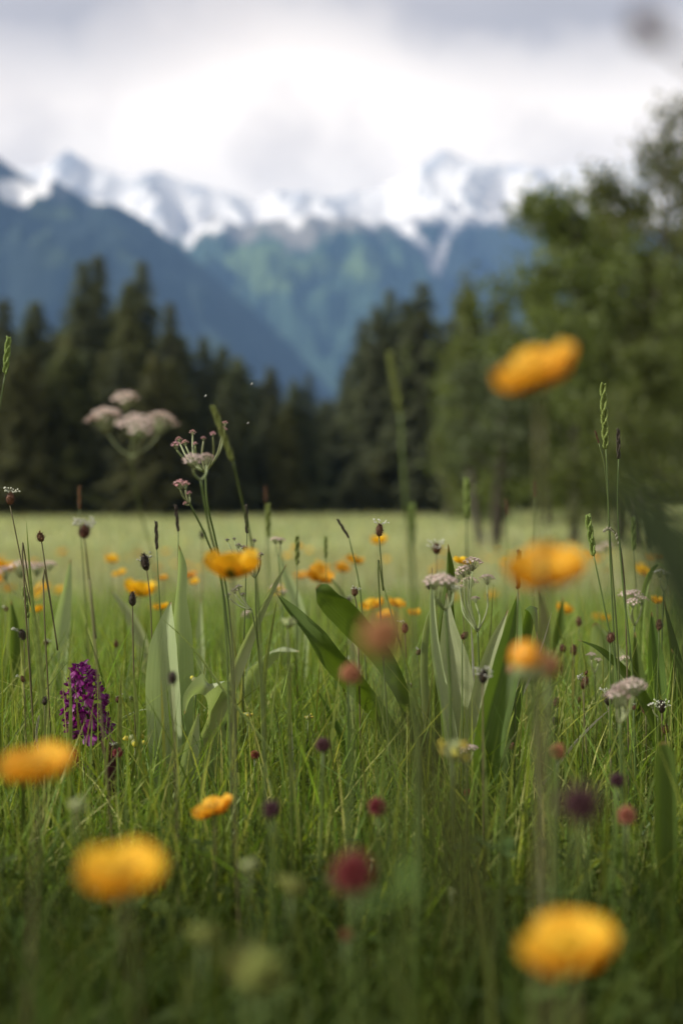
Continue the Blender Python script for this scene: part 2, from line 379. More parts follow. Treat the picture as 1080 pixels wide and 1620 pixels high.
def interp(tab, x):
    if x <= tab[0][0]: return tab[0][1]
    for (a, b), (c, d) in zip(tab, tab[1:]):
        if x <= c: return b + (d - b) * (x - a) / (c - a)
    return tab[-1][1]
def ridged(p, oct=5):
    a = 0; s = 1; t = 0
    for k in range(oct):
        a += s * (1 - abs(noise.noise(p))) ; t += s; p = p * 2.05 + Vector((7, 3, 1)); s *= .5
    return a / t
def sstep(a, b, x):
    t = min(1, max(0, (x - a) / (b - a))); return t * t * (3 - 2 * t)
def mountain(name, crest, D, mat, cover, front=1.5, rough=1.0, seed=0, nu=300, nv=64, foot=-1.9):
    """ridge at distance D whose skyline passes through the crest points; cover(px, py) -> snow, alp, rock"""
    x0, x1 = crest[0][0], crest[-1][0]
    vs, cv = [], []; rows = nv + 18
    for i in range(nu):
        px = x0 + (x1 - x0) * i / (nu - 1)
        x = (px - 540) / FPX * D
        cy = interp(crest, px) + rough * (6 * noise.noise(Vector((px * .032, seed, 0))) + 4.5 * noise.noise(Vector((px * .085, seed, 5))) + 3 * noise.noise(Vector((px * .22, seed, 9))))
        hs = sum(interp(crest, px + o) for o in (-110, -75, -45, -20, 0, 20, 45, 75, 110)) / 9
        h = CAMZ + (H0 - cy) / FPX * D; hs = CAMZ + (H0 - hs) / FPX * D
        for j in range(rows):
            if j <= nv:
                t = j / nv; y = D - (1 - t) * front * max(h, 300); pr = t ** 1.12
            else:
                t = 1 - (j - nv) / 17; y = D + (1 - t) * .8 * max(h, 300); pr = t
            wx = x + 160 * noise.noise(Vector((x * .002, y * .002, seed))); wy = y + 160 * noise.noise(Vector((x * .002, y * .002, seed + 40)))
            q = Vector((wx * .0024, wy * .0013, seed * 3.1)); q2 = Vector((wx * .0075, wy * .0045, seed * 1.7))
            env = math.sin(math.pi * min(t, 1) ** 1.3) * .85 + .12 * t
            r1 = ridged(q); r2 = ridged(q2)
            z = foot + (hs + (h - hs) * t ** 3 - foot) * pr + ((r1 - .74) * .95 + (r2 - .74) * .30) * h * env * rough
            z = max(min(z, CAMZ + (h - CAMZ) * y / D), foot)
            vs.append((x, y, z))
            py = H0 - (z - CAMZ) / y * FPX
            s, a, r = cover(540 + x / y * FPX, py, r2 * .6 + r1 * .4, j > nv)
            cv += [s, a, r, 1.0]
    mb = MB(); mb.add(vs, [(i * rows + j, (i + 1) * rows + j, (i + 1) * rows + j + 1, i * rows + j + 1) for i in range(nu - 1) for j in range(rows - 1)])
    me = mb.mesh(name, mat)
    ca = me.color_attributes.new('cover', 'FLOAT_COLOR', 'POINT'); ca.data.foreach_set('color', cv)
    return tag(link(name, me), kind='structure')
def line_d(px, py, pts):
    """picture distance to a broken line, for gullies that run down a slope"""
    best = 1e9
    for (ax, ay), (bx_, by_) in zip(pts, pts[1:]):
        t = max(0, min(1, ((px - ax) * (bx_ - ax) + (py - ay) * (by_ - ay)) / ((bx_ - ax) ** 2 + (by_ - ay) ** 2)))
        best = min(best, math.hypot(px - ax - t * (bx_ - ax), py - ay - t * (by_ - ay)))
    return best

mm_a = mountain_mat('forest_mountain', (0.013, 0.021, 0.017), (0.05, 0.07, 0.03), (0.06, 0.065, 0.07))
mm_d = mountain_mat('scree_mountain', (0.015, 0.024, 0.019), (0.05, 0.07, 0.03), (0.30, 0.28, 0.28))
mm_b = mountain_mat('green_mountain', (0.030, 0.055, 0.035), (0.10, 0.15, 0.06), (0.24, 0.22, 0.19))
mm_c = mountain_mat('snow_mountain', (0.20, 0.21, 0.22), (0.2, 0.21, 0.22), (0.56, 0.56, 0.58))

def blob(px, py, cx, cy, rx, ry): return math.exp(-((px - cx) / rx) ** 2 - ((py - cy) / ry) ** 2)
def cov_left(px, py, n, back):
    g = sstep(.80, .66, n)          # hollows between the spurs
    s = 1.0 * blob(px, py, 28, 308, 36, 22) + .9 * blob(px, py, 72, 296, 10, 16) + .75 * blob(px, py, 165, 318, 34, 10) + .45 * g * sstep(340, 290, py)
    a = .75 * blob(px, py, 92, 340, 34, 16) + .45 * sstep(.74, .84, n)
    r = .8 * sstep(340, 285, py) + .5 * g * sstep(470, 330, py)
    return min(s, 1), min(a, 1), min(r, 1)
def cov_mid(px, py, n, back):
    g = sstep(.82, .66, n); line = 350 + 12 * math.sin(px * .045) + 10 * math.sin(px * .11)
    s = .6 * sstep(line + 14, line - 16, py) + .5 * g * sstep(400, 345, py) + .9 * blob(px, py, 297, 382, 12, 16) + .7 * blob(px, py, 340, 364, 22, 9) + .3 * blob(px, py, 470, 378, 36, 14)
    a = .75 * blob(px, py, 440, 432, 80, 28) + .6 * blob(px, py, 400, 400, 60, 16) + .7 * blob(px, py, 580, 420, 60, 22) + .3 * sstep(.74, .84, n)
    r = .75 * sstep(392, 350, py) + .5 * g * sstep(440, 370, py) + .5 * blob(px, py, 470, 385, 55, 18)
    return min(s, 1), min(a, 1), min(r, 1)
def cov_right(px, py, n, back):
    g = sstep(.82, .66, n)
    d = min(line_d(px, py, [(628, 350), (652, 372), (672, 392), (690, 432)]), line_d(px, py, [(722, 346), (704, 378), (690, 432)]))
    gul = math.exp(-(d / 9.0) ** 2)
    s = .55 * sstep(366, 338, py) + .45 * g * sstep(400, 345, py) + .62 * gul * sstep(430, 370, py)
    return min(s, 1), .3 * blob(px, py, 740, 400, 40, 20), min(1, .7 * sstep(378, 345, py) + .9 * gul + .4 * g * sstep(430, 360, py))
def cov_snow(px, py, n, back):
    rk = .9 * blob(px, py, 112, 256, 22, 16) + .7 * blob(px, py, 250, 281, 16, 8) + .7 * blob(px, py, 308, 301, 14, 6) + .8 * blob(px, py, 460, 312, 18, 6) + .8 * blob(px, py, 672, 262, 16, 10) + .75 * blob(px, py, 700, 246, 22, 7) + .7 * blob(px, py, 805, 272, 14, 8) + .5 * blob(px, py, 395, 325, 20, 8)
    st = .52 * sstep(.755, .85, n)
    s = 1.0 - .9 * min(1, rk) - st
    return max(0, s), 0.0, min(1, rk + st)

mountain('snow_mountain', [(-700, 330), (-250, 250), (-60, 275), (60, 268), (112, 240), (150, 266), (215, 284), (250, 272), (300, 292), (390, 312), (460, 300), (520, 310), (600, 300), (660, 266), (700, 238), (760, 262), (805, 262), (870, 268), (960, 250), (1100, 270), (1400, 300), (1800, 380)], 6500, mm_c, cov_snow, front=1.1, rough=.7, seed=1)
mountain('right_mountain', [(420, 520), (520, 420), (600, 352), (650, 345), (700, 336), (760, 342), (820, 338), (900, 330), (1000, 335), (1150, 320), (1400, 340), (1800, 420)], 5700, mm_d, cov_right, front=1.5, rough=.8, seed=7)
mountain('middle_mountain', [(120, 560), (230, 430), (285, 380), (318, 360), (345, 343), (372, 352), (430, 350), (480, 342), (530, 347), (590, 345), (620, 366), (655, 400), (690, 436), (740, 500), (800, 600)], 5000, mm_b, cov_mid, front=1.5, rough=.8, seed=3)
mountain('left_mountain', [(-900, 330), (-500, 250), (-200, 232), (0, 250), (30, 272), (62, 296), (92, 288), (130, 312), (175, 322), (215, 340), (260, 372), (290, 395), (340, 438), (400, 492), (460, 545), (520, 612), (600, 700), (660, 755)], 3600, mm_a, cov_left, front=1.5, rough=.8, seed=5)
# ------------------------------------------------------------------ trees
def cards(centres, normals, sizes, mb, elong=1.6):
    for c, n, s in zip(centres, normals, sizes):
        a = n.orthogonal().normalized(); a.rotate(Quaternion(n, random.uniform(0, 6.28))); b = n.cross(a)
        l = s * elong
        mb.add([c - a * l * .5, c + b * s * .38 + n * s * .1, c + a * l * .5, c - b * s * .38 + n * s * .1], [(0, 1, 2, 3)])
def conifer_meshes(h, rad, seed, bare=.06, dens=1.0, droop=.35):
    random.seed(seed)
    tk = MB(); tk.tube([Vector((0.03 * h * .1 * math.sin(i), 0, h * i / 8 * .98)) for i in range(9)], [h * .016 * (1 - i / 8) + .02 for i in range(9)], 7)
    cr = MB(); z = h * bare
    while z < h * .99:
        t = z / h; r = rad * (1 - t) ** .72 * (0.55 + .45 * min(1, t / .16)) * random.uniform(.78, 1.12) + .12
        nb = max(5, int((12 - 5 * t) * dens))
        for k in range(nb):
            q = random.uniform(0, 6.28); rr = r * random.uniform(.6, 1.15); d = Vector((math.cos(q), math.sin(q), 0))
            side = Vector((-d.y, d.x, 0)); m = max(2, int(rr / .32))
            for i in range(m):
                f = (i + .6) / m
                c = d * rr * f + Z * (z + rr * (.18 * f - droop * f * f) + random.uniform(-.05, .05))
                wd = .46 * (1 - .55 * f) * (.4 + .3 * rr)
                for sg in (-1, 1):
                    dr = -random.uniform(.1, .5) * wd
                    ln = rr / m * 1.5
                    e = c + side * sg * wd + d * .25 * wd + Z * dr
                    cr.add([c - d * ln * .5, e - d * ln * .28 + rnd_dir() * .05, e + d * ln * .42, c + d * ln * .6 - Z * .06], [(0, 1, 2, 3)])
                for _ in range(2):   # hanging twigs
                    o_ = c + side * random.uniform(-1, 1) * wd + d * random.uniform(-.1, .2); dp_ = random.uniform(.22, .5); w_ = random.uniform(.07, .15)
                    s2_ = (side + rnd_dir() * .5).normalized()
                    cr.add([o_ - s2_ * w_, o_ + s2_ * w_, o_ + s2_ * w_ * .4 + d * .12 - Z * dp_, o_ - s2_ * w_ * .5 + d * .1 - Z * dp_ * .8], [(0, 1, 2, 3)])
        z += h * .0235 * random.uniform(.7, 1.3) * (1.25 - .6 * t)
    # leader
    cr.add([Vector((-.05, 0, h * .95)), Vector((.05, 0, h * .95)), Vector((0, 0.02, h * 1.015))], [(0, 1, 2)])
    return tk.mesh('trunk', M['bark']), cr
def tree_thing(name, loc, tkm, crm, label, cat, group, scale=1.0, rz=0.0, sx=1.0):
    sx *= 1.05 if name == 'conifer_tree' else 1.0; t = thing(name, loc, label, cat, group); t.rotation_euler = (0, 0, rz); t.scale = (scale * sx, scale * sx, scale)
    link('trunk', tkm, t); link('crown', crm, t); return t
con = []
for k, (h, rad, bare, dens) in enumerate([(18, 4.7, .02, 1.0), (16, 5.0, .01, 1.0), (14, 4.6, .01, 1.0), (12, 4.3, .01, 1.0)]):
    tkm, cr = conifer_meshes(h, rad, 40 + k, bare, dens)
    con.append((h, tkm, cr.mesh('crown', M['conifer'], False), cr.mesh('crown', M['conifer_light'], False)))
def conifer_at(px, py_top, D, label, group=None, kind=0, light=False, sx=1.0, rz=None):
    x = (px - 540) / FPX * D; zg = ground_z(x, D); top = CAMZ + (H0 - py_top) / FPX * D
    h, tkm, cd, cl = con[kind]
    return tree_thing('conifer_tree', (x, D, zg - .05), tkm, cl if light else cd, label, 'tree', group, (top - zg) / h, random.uniform(0, 6.28) if rz is None else rz, sx)
TL = 'conifers of the treeline'
for px, py, D, kind, light, sx, lab in [
    (-62, 440, 88, 1, 0, 1.0, 'dark spruce just past the picture edge at the far left of the treeline'),
    (8, 468, 92, 0, 0, 1.0, 'dark blue-green spruce first at the left end of the treeline'),
    (58, 472, 84, 1, 0, 1.0, 'broad dark spruce left of the tallest pair in the treeline'),
    (30, 560, 72, 2, 1, 1.1, 'shorter olive spruce in front of the left end of the treeline'),
    (132, 408, 86, 0, 0, .85, 'tall brownish spruce, left one of the tallest twin pair'),
    (156, 398, 90, 0, 0, .85, 'tall dark spruce, right one of the tallest twin pair'),
    (105, 545, 74, 3, 1, 1.1, 'olive green spruce standing in front of the tallest twin pair'),
    (204, 440, 82, 1, 1, .7, 'bright green narrow spruce beside the second tallest tree'),
    (226, 408, 88, 0, 0, .78, 'tall spruce with a thin pointed tip, right of the bright green one'),
    (270, 474, 86, 0, 0, .85, 'slim dark spruce on the right shoulder of the tall left group'),
    (246, 556, 72, 2, 1, 1.1, 'mid-height olive spruce in front of the thin pointed spruce'),
    (322, 528, 88, 1, 0, .8, 'dark spruce where the treeline steps down above the pink umbel'),
    (352, 545, 92, 2, 0, .9, 'rounded dark spruce behind the tall slanting grass head'),
    (378, 560, 84, 3, 0, 1.0, 'dark spruce with a blunt top right of the slanting grass head'),
    (428, 576, 88, 1, 1, .9, 'olive round-topped spruce in the low middle of the treeline'),
    (466, 598, 94, 2, 0, .9, 'low dark spruce near the lowest dip of the treeline'),
    (488, 588, 98, 0, 0, .8, 'small pointed spruce beside the lowest dip of the treeline'),
    (518, 628, 104, 3, 0, 1.1, 'lowest spruce, in the dip below the blue valley'),
    (548, 575, 96, 1, 0, .8, 'dark spruce rising right of the dip in the treeline'),
    (574, 500, 90, 0, 0, .9, 'dark spruce left edge of the right-hand spruce group'),
    (594, 478, 86, 1, 0, .7, 'dense spruce left of the two pointed tips in the right group'),
    (616, 454, 90, 0, 0, .8, 'pointed dark spruce in the middle of the right group'),
    (668, 442, 82, 0, 0, 1.05, 'broadest tall dark spruce beside the light green tree'),
    (640, 470, 94, 1, 0, .9, 'dark spruce tucked between the two pointed right spruces'),
    (712, 500, 92, 1, 0, 1.0, 'dark spruce behind the light green tree'),
    (790, 470, 96, 1, 0, 1.1, 'dark spruce half hidden behind the big broadleaf tree'),
]:
    conifer_at(px, py, D, lab, TL, kind, light, sx)
random.seed(5)
for k in range(34):   # rear ranks that close the treeline
    px = -140 + k * 40 + random.uniform(-12, 12); D = random.uniform(104, 128)
    sky_line = interp([(-200, 470), (60, 520), (150, 500), (250, 500), (320, 570), (420, 610), (500, 640), (560, 600), (620, 520), (760, 520), (1300, 480)], px)
    conifer_at(px, sky_line + random.uniform(-15, 15), D, 'dark spruce in the rear ranks, almost hidden behind the treeline front', 'spruces in the rear ranks', random.choice((0, 1, 2, 3)), False, random.uniform(1.1, 1.5))
random.seed(16)
for k in range(22):
    px = -70 + k * 29 + random.uniform(-10, 10)
    if 470 < px < 560: continue
    conifer_at(px, interp([(-80, 540), (100, 520), (260, 560), (330, 600), (430, 630), (470, 640), (560, 600), (700, 560)], px) + random.uniform(-15, 45), random.uniform(72, 82), 'mid-height olive spruce in the front rank, its top below the taller tips behind', 'spruces in the front rank', random.choice((0, 1, 2)), k % 2 == 0, 1.1)
random.seed(6)
for k in range(16):   # dark shrub layer at the foot of the treeline
    px = -60 + k * 52 + random.uniform(-12, 12); D = random.uniform(76, 84)
    conifer_at(px, random.uniform(700, 735), D, 'young dark spruce at the foot of the treeline edge', 'young spruces along the meadow edge', 3, k % 4 == 1, 1.9)

def branchy(h, spread, seed, n_main=9, leaf=.16, per=42, trunk_r=.12, fork=1, low=.18, mat='foliage', bark='bark', lean=0.0, dens=1.0, droop=0.0):
    """broadleaf tree: forked trunk, limbs, twigs and leaf-sized faces gathered round the twigs"""
    random.seed(seed); tk = MB(); cr = MB(); tips = []
    stems = []
    for f in range(fork):
        q = 2 * math.pi * f / fork + random.uniform(-.4, .4); sp = (0.0 if fork == 1 else .13 * h)
        base = Vector((math.cos(q) * trunk_r * 1.4, math.sin(q) * trunk_r * 1.4, -.1)) if fork > 1 else Vector((0, 0, -.1))
        top = Vector((math.cos(q) * sp + lean * h, math.sin(q) * sp, h * random.uniform(.86, .97)))
        mid = base.lerp(top, .5) + Vector((math.cos(q), math.sin(q), 0)) * sp * .35 + Vector((random.uniform(-.04, .04) * h, random.uniform(-.04, .04) * h, 0))
        p = smooth_path([base, base.lerp(mid, .5) + Vector((random.uniform(-.02, .02) * h, 0, 0)), mid, mid.lerp(top, .5) + Vector((random.uniform(-.03, .03) * h, random.uniform(-.03, .03) * h, 0)), top], 18)
        tk.tube(p, [trunk_r / math.sqrt(fork) * (1 - .9 * i / 17) for i in range(18)], 8); stems.append(p)
    for p in stems:
        for k in range(n_main):
            t = low + (.97 - low) * (k + random.uniform(0, 1)) / n_main; i = min(16, int(t * 17)); o = p[i]
            q = random.uniform(0, 6.28) if fork == 1 else k * 2.4 + random.uniform(-.6, .6)
            ln = spread * (1 - .72 * max(0, t - .3) / .7) * random.uniform(.7, 1.12)
            d = Vector((math.cos(q), math.sin(q), random.uniform(.15, .75) - droop))
            e = o + d.normalized() * ln; m1 = o.lerp(e, .5) + Z * ln * .10
            lp = smooth_path([o, m1, e - Z * ln * .06], 8)
            tk.tube(lp, [max(.012, trunk_r * .38 * (1 - t * .6) * (1 - i / 8)) for i in range(8)], 5)
            for s in range(int(11 * dens) + 2):
                f = random.uniform(.25, 1.0); b = lp[min(7, int(f * 7))]
                dd = (rnd_dir() + d * .5 + Z * .25).normalized(); l2 = ln * random.uniform(.14, .36)
                e2 = b + dd * l2
                tk.tube([b, b.lerp(e2, .5) + Z * .03, e2], [.014, .009, .005], 4, False); tips.append((b.lerp(e2, .65), l2))
        tips.append((p[-1], .4)); tips.append((p[-2], .5))
    for c, l in tips:
        rad = max(.5, l * .95); cnt = int(per * random.uniform(.45, 1.3))
        cs = [c + Vector((random.gauss(0, 1) * rad * .55, random.gauss(0, 1) * rad * .55, random.gauss(0, 1) * rad * .45)) for _ in range(cnt)]
        cards(cs, [(rnd_dir() + Z * .7).normalized() for _ in cs], [leaf * random.uniform(.6, 1.3) for _ in cs], cr, 1.5)
    return tk.mesh('trunk', M[bark]), cr.mesh('crown', M[mat], False)
def tree_at(px, py_top, D, meshes, h, label, rz=0.0, sx=1.0, name='broadleaf_tree', group='broadleaf trees at the meadow edge'):
    x = (px - 540) / FPX * D; zg = ground_z(x, D); top = CAMZ + (H0 - py_top) / FPX * D
    return tree_thing(name, (x, D, zg), meshes[0], meshes[1], label, 'tree', group, (top - zg) / h, rz, sx)
tA = branchy(10, 3.6, 101, 24, .15, 34, .17, low=.16, mat='foliage', droop=.2)
tB = branchy(9, 3.7, 102, 24, .15, 36, .16, low=.17, mat='foliage_light', droop=.2)
tC = branchy(8, 2.0, 103, 10, .15, 18, .34, fork=3, low=.38, mat='foliage_grey', bark='bark')
tD = branchy(10, 2.8, 104, 22, .25, 40, .15, low=.06, mat='foliage_light')
tE = branchy(11, 3.6, 105, 26, .13, 26, .19, low=.25, mat='foliage', dens=.9)
tree_at(1040, 98, 33, tE, 11, 'tallest broadleaf tree with an open airy top against the cloud', 0.6, .82)
tree_at(908, 255, 31, tB, 9, 'big broadleaf tree whose crown reaches left over the mountain foot', 2.1, .86)
tree_at(985, 215, 35, tA, 10, 'broadleaf tree between the airy tall one and the left-reaching one', 4.0, .8)
tree_at(1110, 300, 29, tB, 9, 'leafy tree cut by the right picture edge', 5.2, .7)
tree_at(1015, 500, 27, tA, 10, 'low leafy tree in front of the tall broadleaf trees', 1.1, 1.15)
tree_at(905, 590, 33, tB, 9, 'low leafy tree hanging over the far meadow left of the dark trunk', 4.4, 1.15)
tree_at(776, 540, 29, tC, 8, 'small grey-green tree with three bare dark trunks on the open meadow', 0.5, 1.0)
tree_at(738, 424, 62, tD, 10, 'light green rounded tree beside the broad dark spruce', 0.9, .5)
tree_at(800, 500, 58, tD, 10, 'light green tree lower and right of the rounded one', 2.9, .85)
tree_at(866, 400, 52, tB, 9, 'broadleaf tree filling the gap behind the left-reaching crown', 3.3, .62)
tree_at(945, 400, 56, tA, 10, 'dark broadleaf tree behind the trunks of the big trees', 1.9, .9)
tree_at(1110, 290, 58, tA, 10, 'broadleaf tree far back at the right picture edge', 0.2, .9)
tree_at(712, 590, 66, tC, 8, 'thin grey tree leaning in front of the broad dark spruce', 3.9, .55)
# ------------------------------------------------------------------ grass
def blades(name, base, h, wid, az, lean, curl, tint, mat, seg=5, face=None):
    """one sheet of many curved blades: base (n,3), height, width, lean azimuth, lean amount, droop"""
    n = len(h); t = np.linspace(0, 1, seg + 1)[None, :]
    dx, dy = np.cos(az)[:, None], np.sin(az)[:, None]
    out = lean[:, None] * h[:, None] * (0.35 * t + 0.65 * t ** 2.2)
    up = h[:, None] * (t - curl[:, None] * t ** 3)
    px = base[:, 0:1] + dx * out; py = base[:, 1:2] + dy * out; pz = base[:, 2:3] + up
    fa = az + rng.uniform(0.6, 2.5, n) if face is None else face
    tw = rng.uniform(-.9, .9, n)[:, None] * t
    wx, wy = np.cos(fa[:, None] + tw), np.sin(fa[:, None] + tw)
    w = wid[:, None] * np.clip(np.minimum(.55 + 1.6 * t, 1.0) * (1 - t) ** .55, 0.04, 1) * .5
    V = np.empty((n, seg + 1, 2, 3), np.float32)
    for k, s in ((0, -1), (1, 1)):
        V[:, :, k, 0] = px + s * wx * w; V[:, :, k, 1] = py + s * wy * w; V[:, :, k, 2] = pz
    idx = (np.arange(n)[:, None] * (seg + 1) + np.arange(seg)[None, :]) * 2
    F = np.stack([idx, idx + 1, idx + 3, idx + 2], -1).reshape(-1)
    me = bpy.data.meshes.new(name)
    me.vertices.add(n * (seg + 1) * 2); me.vertices.foreach_set('co', V.reshape(-1))
    nf = n * seg
    me.loops.add(nf * 4); me.loops.foreach_set('vertex_index', F.astype(np.int32))
    me.polygons.add(nf); me.polygons.foreach_set('loop_start', np.arange(0, nf * 4, 4, dtype=np.int32))
    me.polygons.foreach_set('loop_total', np.full(nf, 4, np.int32))
    me.update(calc_edges=True); me.shade_smooth()
    ca = me.color_attributes.new('tint', 'FLOAT_COLOR', 'POINT')
    C = np.ones((n, (seg + 1) * 2, 4), np.float32); C[:, :, :3] = tint[:, None, :]
    ca.data.foreach_set('color', C.reshape(-1))
    me.materials.append(mat)
    return tag(link(name, me), kind='stuff')
def tints(n, dry=.06):
    v = rng.uniform(.5, 1.45, (n, 1)); c = np.ones((n, 3)) * v
    c[:, 0] *= rng.uniform(.8, 1.2, n); c[:, 2] *= rng.uniform(.7, 1.5, n)
    d = rng.uniform(0, 1, n) < dry
    c[d] = np.array([2.3, 1.75, 3.2]) * rng.uniform(.7, 1.25, (d.sum(), 1))
    return c
def scatter(n, y0, y1, margin=.5, k=.29, power=1.0):
    """points in the wedge of ground in front of the camera, even per area"""
    a = lambda y: 2 * (k * y * y / 2 + margin * y)
    u = rng.uniform(a(y0), a(y1), n)
    kk = k; y = (-margin + np.sqrt(margin ** 2 + kk * u)) / kk
    x = rng.uniform(-1, 1, n) * (k * y + margin)
    z = ground_np(x, y)
    return np.stack([x, y, z], 1)
# patchiness: cluster blades in tufts
def tufts(nt_, per, spread, y0, y1, margin=.5):
    c = scatter(nt_, y0, y1, margin); p = np.repeat(c, per, 0)
    p[:, :2] += rng.normal(0, spread, (len(p), 2)); p[:, 2] = ground_np(p[:, 0], p[:, 1]); return p
def limit_h(base, h, rows):
    """keep the close grass below the line of sight given by picture row per distance"""
    y = base[:, 1]; row = np.interp(y, [r[0] for r in rows], [r[1] for r in rows])
    top = CAMZ - y * (row - H0) / FPX - base[:, 2]
    return np.minimum(h, np.maximum(top * rng.uniform(.72, 1.04, len(h)), .03))
def make_grass(name, p, hmin, hmax, w0, w1, lean1, seg=5, dry=.06, rows=None, mat='grass', curl=.3):
    n = len(p); h = rng.uniform(hmin, hmax, n)
    if rows: h = limit_h(p, h, rows)
    return blades(name, p, h, rng.uniform(w0, w1, n), rng.uniform(0, 6.283, n), np.abs(rng.normal(0, lean1, n)), rng.uniform(0, curl, n), tints(n, dry), M[mat], seg)
ROWS = [(.3, 1470), (.5, 1370), (.7, 1270), (.95, 1180), (1.15, 1080), (1.35, 985), (1.6, 938), (2.2, 912), (3.2, 896), (5, 884)]
make_grass('grass', tufts(1900, 12, .02, .30, 1.05), .12, .32, .0018, .0046, .45, 6, .03, ROWS, 'grass_near_shade', .45)
make_grass('grass', tufts(2600, 12, .02, 1.0, 1.75), .12, .38, .0014, .0044, .45, 6, .12, ROWS, curl=.45)
make_grass('grass', tufts(4200, 10, .03, 1.6, 3.8), .16, .42, .0022, .0050, .45, 5, .05, ROWS, curl=.35)
make_grass('grass', scatter(4200, .95, 2.4), .16, .42, .0034, .0072, .18, 7, .03, ROWS, curl=.15)       # broader upright blades
make_grass('grass', scatter(900, .95, 1.7), .10, .24, .0012, .0028, .7, 8, .8, ROWS, curl=.7)          # dry bent straws
make_grass('grass', scatter(2600, .95, 2.2), .05, .13, .001, .0022, .9, 6, .30, None, curl=.8)       # thin dry undergrowth
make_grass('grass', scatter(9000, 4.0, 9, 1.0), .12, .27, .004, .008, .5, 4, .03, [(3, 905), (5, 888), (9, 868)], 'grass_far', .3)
make_grass('grass', scatter(11000, 3.3, 8, 1.0), .12, .27, .004, .008, .5, 4, .03, [(3, 912), (5, 890), (8, 874)], curl=.3)
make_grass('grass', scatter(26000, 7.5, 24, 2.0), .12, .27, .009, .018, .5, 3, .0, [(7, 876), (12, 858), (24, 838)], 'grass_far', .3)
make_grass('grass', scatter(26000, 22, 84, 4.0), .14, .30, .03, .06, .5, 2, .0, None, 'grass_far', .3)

# low leafy herbs (clover and its like) under the grass
def herb_cover(name, n, y0, y1, zmax):
    mb_ = MB()
    for p in scatter(n, y0, y1, .45):
        b = Vector(p); top = b + Vector((random.gauss(0, .015), random.gauss(0, .015), random.uniform(.03, zmax)))
        lim = CAMZ - top.y * (interp(ROWS, top.y) + 30 - H0) / FPX
        if top.z > lim: top.z = max(b.z + .02, lim - random.uniform(0, .04))
        mb_.tube([b, b.lerp(top, .5), top], [.0009, .0008, .0007], 3, False)
        q0 = random.uniform(0, 6.28); r = random.uniform(.006, .012); tilt = (Z + rnd_dir() * .45).normalized()
        for k in range(3):
            q = q0 + k * 2.094; d = Vector((math.cos(q), math.sin(q), 0)); d = (d - tilt * d.dot(tilt)).normalized(); s = tilt.cross(d)
            mb_.add([top, top + d * r * .6 + s * r * .55 + tilt * r * .12, top + d * r * 1.5 + s * r * .45 + tilt * r * .1, top + d * r * 1.7, top + d * r * 1.5 - s * r * .45 + tilt * r * .1, top + d * r * .6 - s * r * .55 + tilt * r * .12],
                    [(0, 1, 2, 3), (0, 3, 4, 5)])
    me = mb_.mesh(name, M['herb'], False)
    ca = me.color_attributes.new('tint', 'FLOAT_COLOR', 'POINT'); ca.data.foreach_set('color', [1.0] * (4 * len(me.vertices)))
    return tag(link(name, me), kind='stuff')
random.seed(21)
herb_cover('clover_leaves', 1300, .38, 1.1, .18)
herb_cover('clover_leaves', 1200, 1.0, 2.2, .13)
# dew drops caught in the low grass
mb_ = MB()
for p in scatter(130, 1.05, 1.7, .05):
    mb_.ball(Vector(p) + Z * random.uniform(.03, .14), random.uniform(.0007, .0013), nu=6, nv=4)
dm, nt = nodes('dew'); do = N(nt, 'ShaderNodeOutputMaterial'); dp = N(nt, 'ShaderNodeBsdfPrincipled')
dp.inputs['Base Color'].default_value = (.8, .82, .8, 1); dp.inputs['Roughness'].default_value = .05; dp.inputs['Specular IOR Level'].default_value = 1.0; nt.links.new(dp.outputs[0], do.inputs[0])
tag(link('dew_drops', mb_.mesh('dew_drops', dm)), kind='stuff')

# ------------------------------------------------------------------ shared flower heads (built along +Z, unit = 1 m at scale 1)
def petal(mb_, q, r0, r1, width, rise, curlup, nseg=5):
    d = Vector((math.cos(q), math.sin(q), 0)); s = Vector((-d.y, d.x, 0)); pts = []; wd = []
    for i in range(nseg + 1):
        t = i / nseg; pts.append(d * (r0 + (r1 - r0) * t) + Z * (rise * t + curlup * t * t)); wd.append(width * (.35 + .65 * math.sin(min(1, t * 1.15) * math.pi * .62)) * (1 if t < .95 else .8))
    mb_.ribbon(pts, wd, [s] * (nseg + 1), cup=.22, nx=4)
def buttercup_head(cupped, seed, npet=6, r=.015, mat='petal_yellow'):
    random.seed(seed); pm = MB()
    for k in range(npet):
        petal(pm, 2 * math.pi * k / npet + random.uniform(-.15, .15), .001, r * random.uniform(.86, 1.08), r * (1.42 if npet < 8 else 1.0), r * cupped * (1 if k % 2 else .75), r * .35 * cupped)
    if npet > 5: pass
    sm = MB(); sm.ball(Vector((0, 0, .0035)), .0026, jit=.1)
    for k in range(34):
        q = random.uniform(0, 6.28); rr = random.uniform(.0025, .0062); b = Vector((math.cos(q) * .002, math.sin(q) * .002, .002)); e = Vector((math.cos(q) * rr, math.sin(q) * rr, random.uniform(.005, .0078)))
        sm.tube([b, e], [.0003, .0003], 3, False); sm.ball(e, .0007, nu=4, nv=3)
    se = MB()
    for k in range(5): petal(se, 2 * math.pi * (k + .5) / 5, .001, r * .62, r * .42, r * cupped * .55 - .001, r * .1)
    return pm.mesh('petals', M[mat]), sm.mesh('stamens', M['stamen_yellow']), se.mesh('sepals', M['stem_green'])
bc = [buttercup_head(c_, 60 + i) for i, c_ in enumerate((.55, .75, .95))] + [buttercup_head(.5, 70, 11, mat='petal_shade_amber'), buttercup_head(.62, 71, 11)]
for a, b_, c_ in bc: a.name = 'petals'
